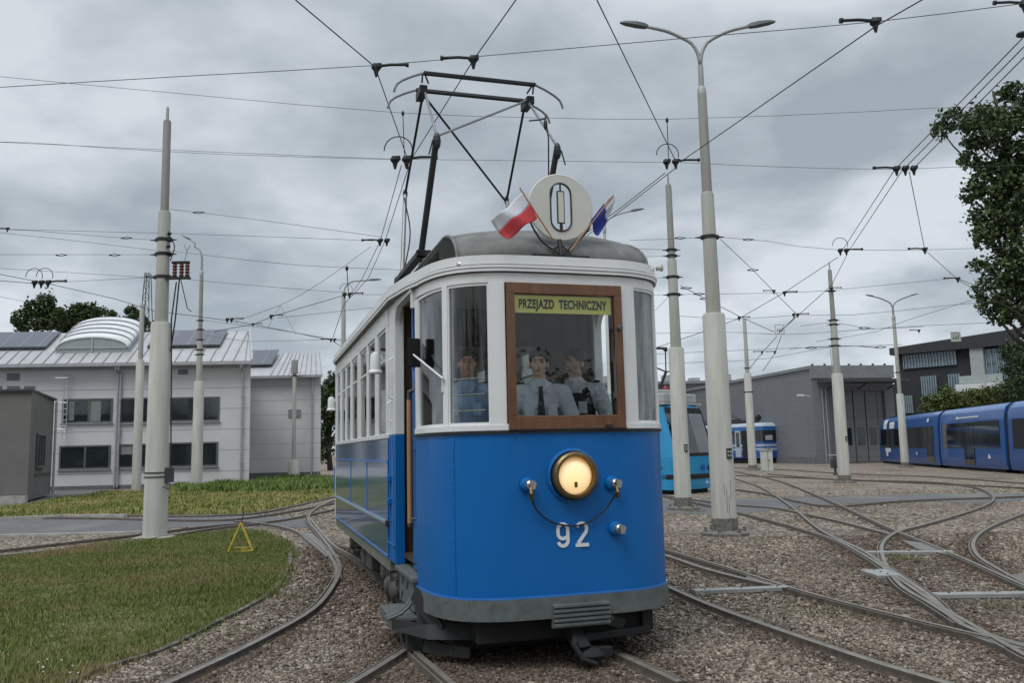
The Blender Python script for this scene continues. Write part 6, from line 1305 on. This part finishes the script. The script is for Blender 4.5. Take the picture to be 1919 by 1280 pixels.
b = MB(); b.ball((WN-.55,-.03,1.22), .1,.04,.09); b.ball((.5,-.03,1.22), .1,.04,.09); b.build('headlight', m_chrome, nt_, smooth=True)
b = MB(); b.box(-.03,.0,2.8,3.5,.55,2.8); d1 = b.build('door', m_tw, nt_); b = MB(); b.box(-.045,-.03,2.95,3.35,1.4,2.65); b.build('door_glass', m_dkglass, d1)
b = MB(); b.box(-.03,.0,1.3,2.6,.5,2.8); b.build('open_doorway', m_under, nt_)
b = MB(); b.box(.4,WN-.4,2.5,8,3.42,3.6); b.tube([(.3,3,3.75),(.3,8,3.75)], .05, 6); b.tube([(WN-.3,3,3.75),(WN-.3,8,3.75)], .05, 6); b.tube([(.3,3.2,3.8),(1,5.4,4.35),(.6,6.2,4.1)], .04, 6); b.ball((.65,1.2,3.85), .32,.2,.3); b.build('pantograph', m_pan, nt_)
# --- modern blue tram
m_mb = mat('royal_blue_paint', (.006,.072,.27), .35, var=.06, coat=.3); m_mb2 = mat('blue_roof_paint', (.09,.19,.43), .3, coat=.5)
mt = thing('modern_tram', 'royal blue articulated low floor tram with large dark windows at the right', 'tram', (27.55, 65.1, 0))
Q = [Vector((27.55,65.1,0)), Vector((24.6,49.6,0)), Vector((22.95,39.9,0)), Vector((21.6,30.5,0))]
def mpt(a, d, n_, s, t, z): return a+d*s+n_*t+Vector((0,0,z))-Q[0]
prof = [(.05,.16),(.0,.35),(-.02,.6),(-.0,1.3),(.03,2.4),(.08,2.85),(.2,3.12),(.42,3.3)]     # (inset from the side, height)
for k in range(3):
    a, c = Q[k], Q[k+1]; d = (c-a).normalized(); L_ = (c-a).length-.45; n_ = Vector((-d.y, d.x, 0)); 
    if n_.x < 0: n_ = -n_
    s0 = 0.
    b = MB(); WT = 2.4; rings = []
    full_ = prof+[(WT-i, z) for i, z in prof[::-1]]
    def ringpts(s, sh=0): return [mpt(a, d, n_, s+(sh*((z-1.)/2.2)**2 if z > 1 else 0), i if i < WT/2 else i, z) for i, z in full_]
    ss = [(0, 0)] if k else [(.0, .9)]
    if k == 0:
        r0 = [mpt(a,d,n_, .55 if z < 1 else .55+.5*((z-1)/2.2), .35+(i-.35)*1 if i < .35 else (min(i, WT-.35)), z) for i, z in full_]; r1 = [mpt(a,d,n_, 1.2, i, z) for i, z in full_]
        rn = [mpt(a,d,n_, .15 if z < 1.2 else .15+.9*((z-1.2)/2.1)**1.3, WT/2+(i-WT/2)*.6, z) for i, z in full_]
        b.sheet([rn, r0, r1, [mpt(a,d,n_,L_,i,z) for i, z in full_]]); b.add(rn, [tuple(range(len(rn)))])
    else: b.sheet([[mpt(a,d,n_,.0,i,z) for i, z in full_], [mpt(a,d,n_,L_,i,z) for i, z in full_]])
    e_ = [mpt(a,d,n_,L_,i,z) for i, z in full_]; b.add(e_, [tuple(range(len(e_)))]); 
    if k: e_ = [mpt(a,d,n_,0,i,z) for i, z in full_]; b.add(e_, [tuple(range(len(e_)))])
    body = b.build('car_body', m_mb, mt, smooth='auto')
    def sd_(s0, s1, z0, z1, m, nm, out=.02, par=body):
        b = MB(); n = 6; g = []
        for j in range(n+1):
            z = z0+(z1-z0)*j/n; i = float(np.interp(z, [q[1] for q in prof], [q[0] for q in prof])); g.append([mpt(a,d,n_,s0,i-out,z), mpt(a,d,n_,s1,i-out,z)])
        b.sheet(g); return b.build(nm, m, par)
    sd_(.3 if k else 1.4, L_-.05, 3.0, 3.28, m_mb2, 'roof_shoulder', .012)
    if k == 0:
        sd_(1.0, 7.0, 1.15, 2.45, m_dkglass, 'side_window'); sd_(8.4, 12.9, 1.15, 2.45, m_dkglass, 'side_window'); sd_(7.2, 8.3, .3, 2.45, m_dkglass, 'door'); sd_(12.9, 14.4, .28, 2.45, m_dkglass, 'door')
        sd_(2.0,3.0,2.5,3.15,m_num,'white_emblem',.03); sd_(3.8,5.2,2.5,2.95,m_num,'white_emblem',.03); sd_(2.4,4.0,.85,1.13,m_num,'white_emblem',.03); sd_(2.6,3.2,.55,.85,m_num,'white_emblem',.03)
        sd_(13.2,13.6,2.72,2.92,m_num,'small_mark',.03); sd_(10.6,10.85,.72,.9,m_num,'small_mark',.03)
    elif k == 1:
        sd_(.5, L_-.6, 1.15, 2.5, m_dkglass, 'side_window'); sd_(L_*.42, L_*.57, .3, 1.15, m_dkglass, 'door_bottom')
        for f in (.42, .495, .57): sd_(L_*f-.02, L_*f+.02, .3, 2.5, m_dkgrey, 'door_edge', .03)
        sd_(L_*.32, L_*.66, 2.74, 2.80, m_num, 'white_mark', .03); sd_(L_*.30, L_*.34, 2.70, 2.84, m_num, 'white_mark', .031)
        b = MB(); i = -.03; p = [mpt(a,d,n_,L_*.76+x,i,z) for x, z in ((0,.66),(.45,.66),(.23,.92))]; b.add(p, [(0,1,2)]); b.build('small_mark', m_num, body)
        sd_(.15,.3,.3,3.,m_nmid,'end_trim',.02)
    else:
        sd_(.5, L_-.6, 1.15, 2.5, m_dkglass, 'side_window')
    # bellows
    b = MB(); x_ = L_; 
    for j in range(5): b.sheet([[mpt(a,d,n_,x_+.09*j,i+(.06 if j % 2 else .12) if i < 1.2 else i-.1,z) for i, z in full_], [mpt(a,d,n_,x_+.09*(j+1),i+(.12 if j % 2 else .06) if i < 1.2 else i-.1,z) for i, z in full_]])
    b.build('bellows', m_under, mt)
    b = MB(); b.obox(mpt(a,d,n_,L_/2,1.2,.12), d*(L_/2-.6), n_*1.05, (0,0,.1)); b.obox(mpt(a,d,n_,L_/2,1.3,3.30), d*(L_/2-1.2), n_*.6, (0,0,.08)); b.build('chassis', m_under, mt)
# ============================================================ PEOPLE IN THE CAB
m_skin = mat('skin', (.55,.32,.23), .55, var=.08, scale=12)
m_skin2 = mat('skin_pale', (.62,.39,.29), .55, var=.08, scale=12)
m_shirt = mat('shirt_white', (.72,.77,.86), .8, var=.1, scale=7, bump=.9, bscale=9); m_shirtb = mat('shirt_blue', (.30,.42,.62), .8, var=.15, scale=7, bump=.9, bscale=9)
m_vest = mat('dark_vest', (.02,.022,.035), .8); m_trou = mat('trousers', (.03,.032,.04), .85); m_tie = mat('tie', (.04,.02,.025), .6); m_hair = mat('hair', (.05,.030,.016), .7, var=.3, scale=40); m_eye = mat('eye_dark', (.03,.02,.015), .3)
def fused(b, name, m, parent, vox, sm=4):
    o = b.build(name, m, parent); r = o.modifiers.new('fuse', 'REMESH'); r.mode = 'VOXEL'; r.voxel_size = vox; r.use_smooth_shade = True
    s = o.modifiers.new('smooth', 'SMOOTH'); s.factor = .5; s.iterations = sm; return o
def person(label, loc, rot, h, shirt, pose, tie=False, vest=False, skin=None, lean=0., headturn=0., hand=None):
    t = thing('person', label, 'person', loc, rot); k = h/1.78; skin = skin or m_skin
    V_ = lambda x, y, z: Vector((x, y, z))*k
    # faces -y; joints
    hip = V_(0,0,.95); ch = V_(0,-.0+lean*.5,1.28); nk = V_(0,lean,1.50); hd = V_(0,lean-.02,1.645)
    b = MB(); b.capsule(hip, ch, .14*k, .145*k); b.capsule(ch, V_(0,lean,1.40), .145*k, .12*k)
    b.capsule(V_(-.16,lean,1.415), V_(.16,lean,1.415), .06*k, .06*k); b.capsule(V_(0,lean,1.42), V_(0,lean-.01,1.57), .058*k, .054*k)
    rotH = Matrix.Rotation(headturn, 3, 'Z')
    def HB(x, y, z, rx, ry, rz): b.ball(hd+rotH @ (Vector((x, y, z))*k), rx*k, ry*k, rz*k, 16, 12, rotH)
    HB(0,.012,.03,.074,.092,.096); HB(0,-.025,-.03,.058,.068,.085); HB(0,-.050,-.088,.033,.032,.024); HB(-.032,-.025,-.065,.026,.035,.03); HB(.032,-.025,-.065,.026,.035,.03)      # skull, face, chin
    HB(0,-.104,-.022,.015,.019,.020); HB(0,-.096,.002,.011,.014,.034)                                       # nose
    HB(0,-.082,-.055,.026,.012,.007); HB(0,-.080,-.066,.022,.012,.008)                                     # lips
    for s in (-1, 1): HB(s*.030,-.078,.022,.02,.012,.007); HB(s*.078,.01,-.012,.010,.018,.032); HB(s*.042,-.058,-.03,.022,.02,.022)  # brow, ear, cheek
    hands = []
    for s, (el, wr) in zip((-1, 1), pose):
        sh = V_(s*.20, lean, 1.40); el = V_(*el); wr = V_(*wr); b.capsule(sh, el, .052*k, .042*k); b.capsule(el, wr, .042*k, .028*k)
        d = (wr-el).normalized(); sdv = d.cross(Vector((0,0,1))).normalized() if abs(d.z) < .95 else Vector((1,0,0)); dn = d.cross(sdv).normalized()
        if dn.z > 0: dn = -dn
        pc = wr+d*.05*k; 
        for q in (-.028,-.009,.009,.028): b.capsule(wr+sdv*q*.5*k, wr+(d*.085+sdv*q)*k, .015*k, .012*k)
        for q, ln in ((-.030,.060),(-.010,.074),(.010,.070),(.030,.055)):
            p0 = wr+(d*.088+sdv*q)*k; p1 = p0+(d*ln*.5+dn*.012)*k; p2 = p1+(d*ln*.25+dn*ln*.45)*k; b.capsule(p0, p1, .0095*k, .009*k, 8); b.capsule(p1, p2, .009*k, .0075*k, 8)
        p0 = wr+(d*.03-sdv*s*-.02)*k; p1 = p0+(d*.03-sdv*s*-.035+dn*.01)*k; b.capsule(p0, p1, .012*k, .010*k, 8); b.capsule(p1, p1+(d*.03+dn*.012)*k, .010*k, .008*k, 8)
    for s in (-1, 1):
        b.capsule(V_(s*.09,0,.93), V_(s*.105,-.01,.50), .085*k, .058*k); b.capsule(V_(s*.105,-.01,.50), V_(s*.11,.02,.10), .055*k, .038*k); b.capsule(V_(s*.11,.02,.04), V_(s*.125,-.17,.035), .042*k, .032*k)
    body = fused(b, 'body', skin, t, .0065, 2)
    # eyes
    for s in (-1, 1): q = MB(); q.ball(hd+rotH @ (Vector((s*.030,-.086,.004))*k), .010*k,.008*k,.005*k,8,6); q.build('eye', m_eye, body); q = MB(); q.ball(hd+rotH @ (Vector((s*.031,-.092,.026))*k), .017*k,.005*k,.004*k,8,6,rotH); q.build('eyebrow', m_hair, body)
    q = MB(); q.ball(hd+rotH @ (Vector((0,-.090,-.060))*k), .021*k,.006*k,.006*k,10,6,rotH); q.build('lips', mat('lip', (.36,.14,.12), .5), body)
    # hair cap
    q = MB(); q.ball(hd+rotH @ (Vector((0,.022,.050))*k), .088*k,.098*k,.092*k,16,12,rotH); q.ball(hd+rotH @ (Vector((0,.05,.0))*k), .074*k,.07*k,.08*k,16,12,rotH); q.capsule(hd+rotH @ (Vector((-.055,-.048,.078))*k), hd+rotH @ (Vector((.05,-.055,.086))*k), .030*k, .028*k); fused(q, 'hair', m_hair, body, .008, 2)
    # shirt
    q = MB(); q.capsule(hip+V_(0,0,-.02), ch, .155*k, .165*k); q.capsule(ch, V_(0,lean,1.39), .165*k, .135*k); q.capsule(V_(-.165,lean,1.405), V_(.165,lean,1.405), .075*k, .075*k); q.capsule(V_(0,lean,1.44), V_(0,lean-.005,1.485), .075*k, .066*k)
    for s, (el, wr) in zip((-1, 1), pose): sh = V_(s*.20, lean, 1.40); el = V_(*el); q.capsule(sh, sh.lerp(el, .8), .072*k, .068*k)
    sh_ = fused(q, 'shirt', shirt, body, .010, 3)
    q = MB()
    for s in (-1, 1): q.add([V_(0,lean-.135,1.40), V_(s*.07,lean-.10,1.49), V_(s*.075,lean-.11,1.43), V_(s*.045,lean-.15,1.385)], [(0,1,2,3)]); q.box(*sorted((s*.06*k, s*.13*k)), (lean-.178)*k, (lean-.165)*k, 1.20*k, 1.30*k)
    q.build('collar', shirt, sh_)
    for s in (-1, 1): q = MB(); q.box(*sorted((s*.13*k, s*.21*k)), (lean-.04)*k, (lean+.04)*k, 1.475*k, 1.487*k); q.build('epaulette', m_vest, sh_)
    if tie:
        q = MB(); q.add([V_(-.02,lean-.145,1.44), V_(.02,lean-.145,1.44), V_(.015,lean-.155,1.41), V_(.04,lean-.183,1.12), V_(0,lean-.185,1.07), V_(-.04,lean-.183,1.12), V_(-.015,lean-.155,1.41)], [tuple(range(7))]); o_ = q.build('tie', m_tie, sh_); mo = o_.modifiers.new('s', 'SOLIDIFY'); mo.thickness = .008
    if vest:
        q = MB(); q.capsule(hip, ch, .162*k, .172*k); q.capsule(ch, V_(0,lean,1.36), .172*k, .14*k)
        for s in (-1, 1): q.capsule(V_(s*.10,lean-.06,1.38), V_(s*.12,lean,1.46), .045*k, .03*k)
        fused(q, 'vest', m_vest, body, .011, 3)
    q = MB()
    for s in (-1, 1): q.capsule(V_(s*.09,0,.94), V_(s*.105,-.01,.50), .10*k, .078*k); q.capsule(V_(s*.105,-.01,.50), V_(s*.11,.02,.10), .078*k, .065*k)
    q.capsule(V_(-.07,0,.97), V_(.07,0,.97), .13*k, .13*k); fused(q, 'trousers', m_trou, body, .011, 3)
    q = MB()
    for s in (-1, 1): q.capsule(V_(s*.11,.03,.045), V_(s*.127,-.18,.035), .052*k, .042*k)
    fused(q, 'shoes', m_vest, body, .012, 2); return t
def inT(u, v, z=.70): return CV @ Vector((u, v, z))
person('tram driver in white short sleeved shirt and dark tie standing at the controls', inT(.0,.66,.70), -THD-.25, 1.74, m_shirt, [((-.27,-.10,1.14),(-.13,-.33,1.08)),((.28,-.12,1.14),(.20,-.36,1.10))], tie=True, lean=-.04, headturn=-.1, skin=m_skin2)
person('person in light blue uniform shirt standing behind the left curved window', inT(-.56,.86,.70), -THD-.35, 1.76, m_shirtb, [((-.25,.04,1.12),(-.18,-.20,1.0)),((.25,.0,1.12),(.14,-.25,1.02))], headturn=.15, lean=-.02)
person('person in dark waistcoat over a white shirt at the right of the cab', inT(.40,.84,.70), -THD-.6, 1.77, m_shirt, [((-.27,.02,1.12),(-.22,-.20,.98)),((.28,.0,1.12),(.24,-.22,1.0))], vest=True, headturn=-.45)
print('objects', len(bpy.data.objects))
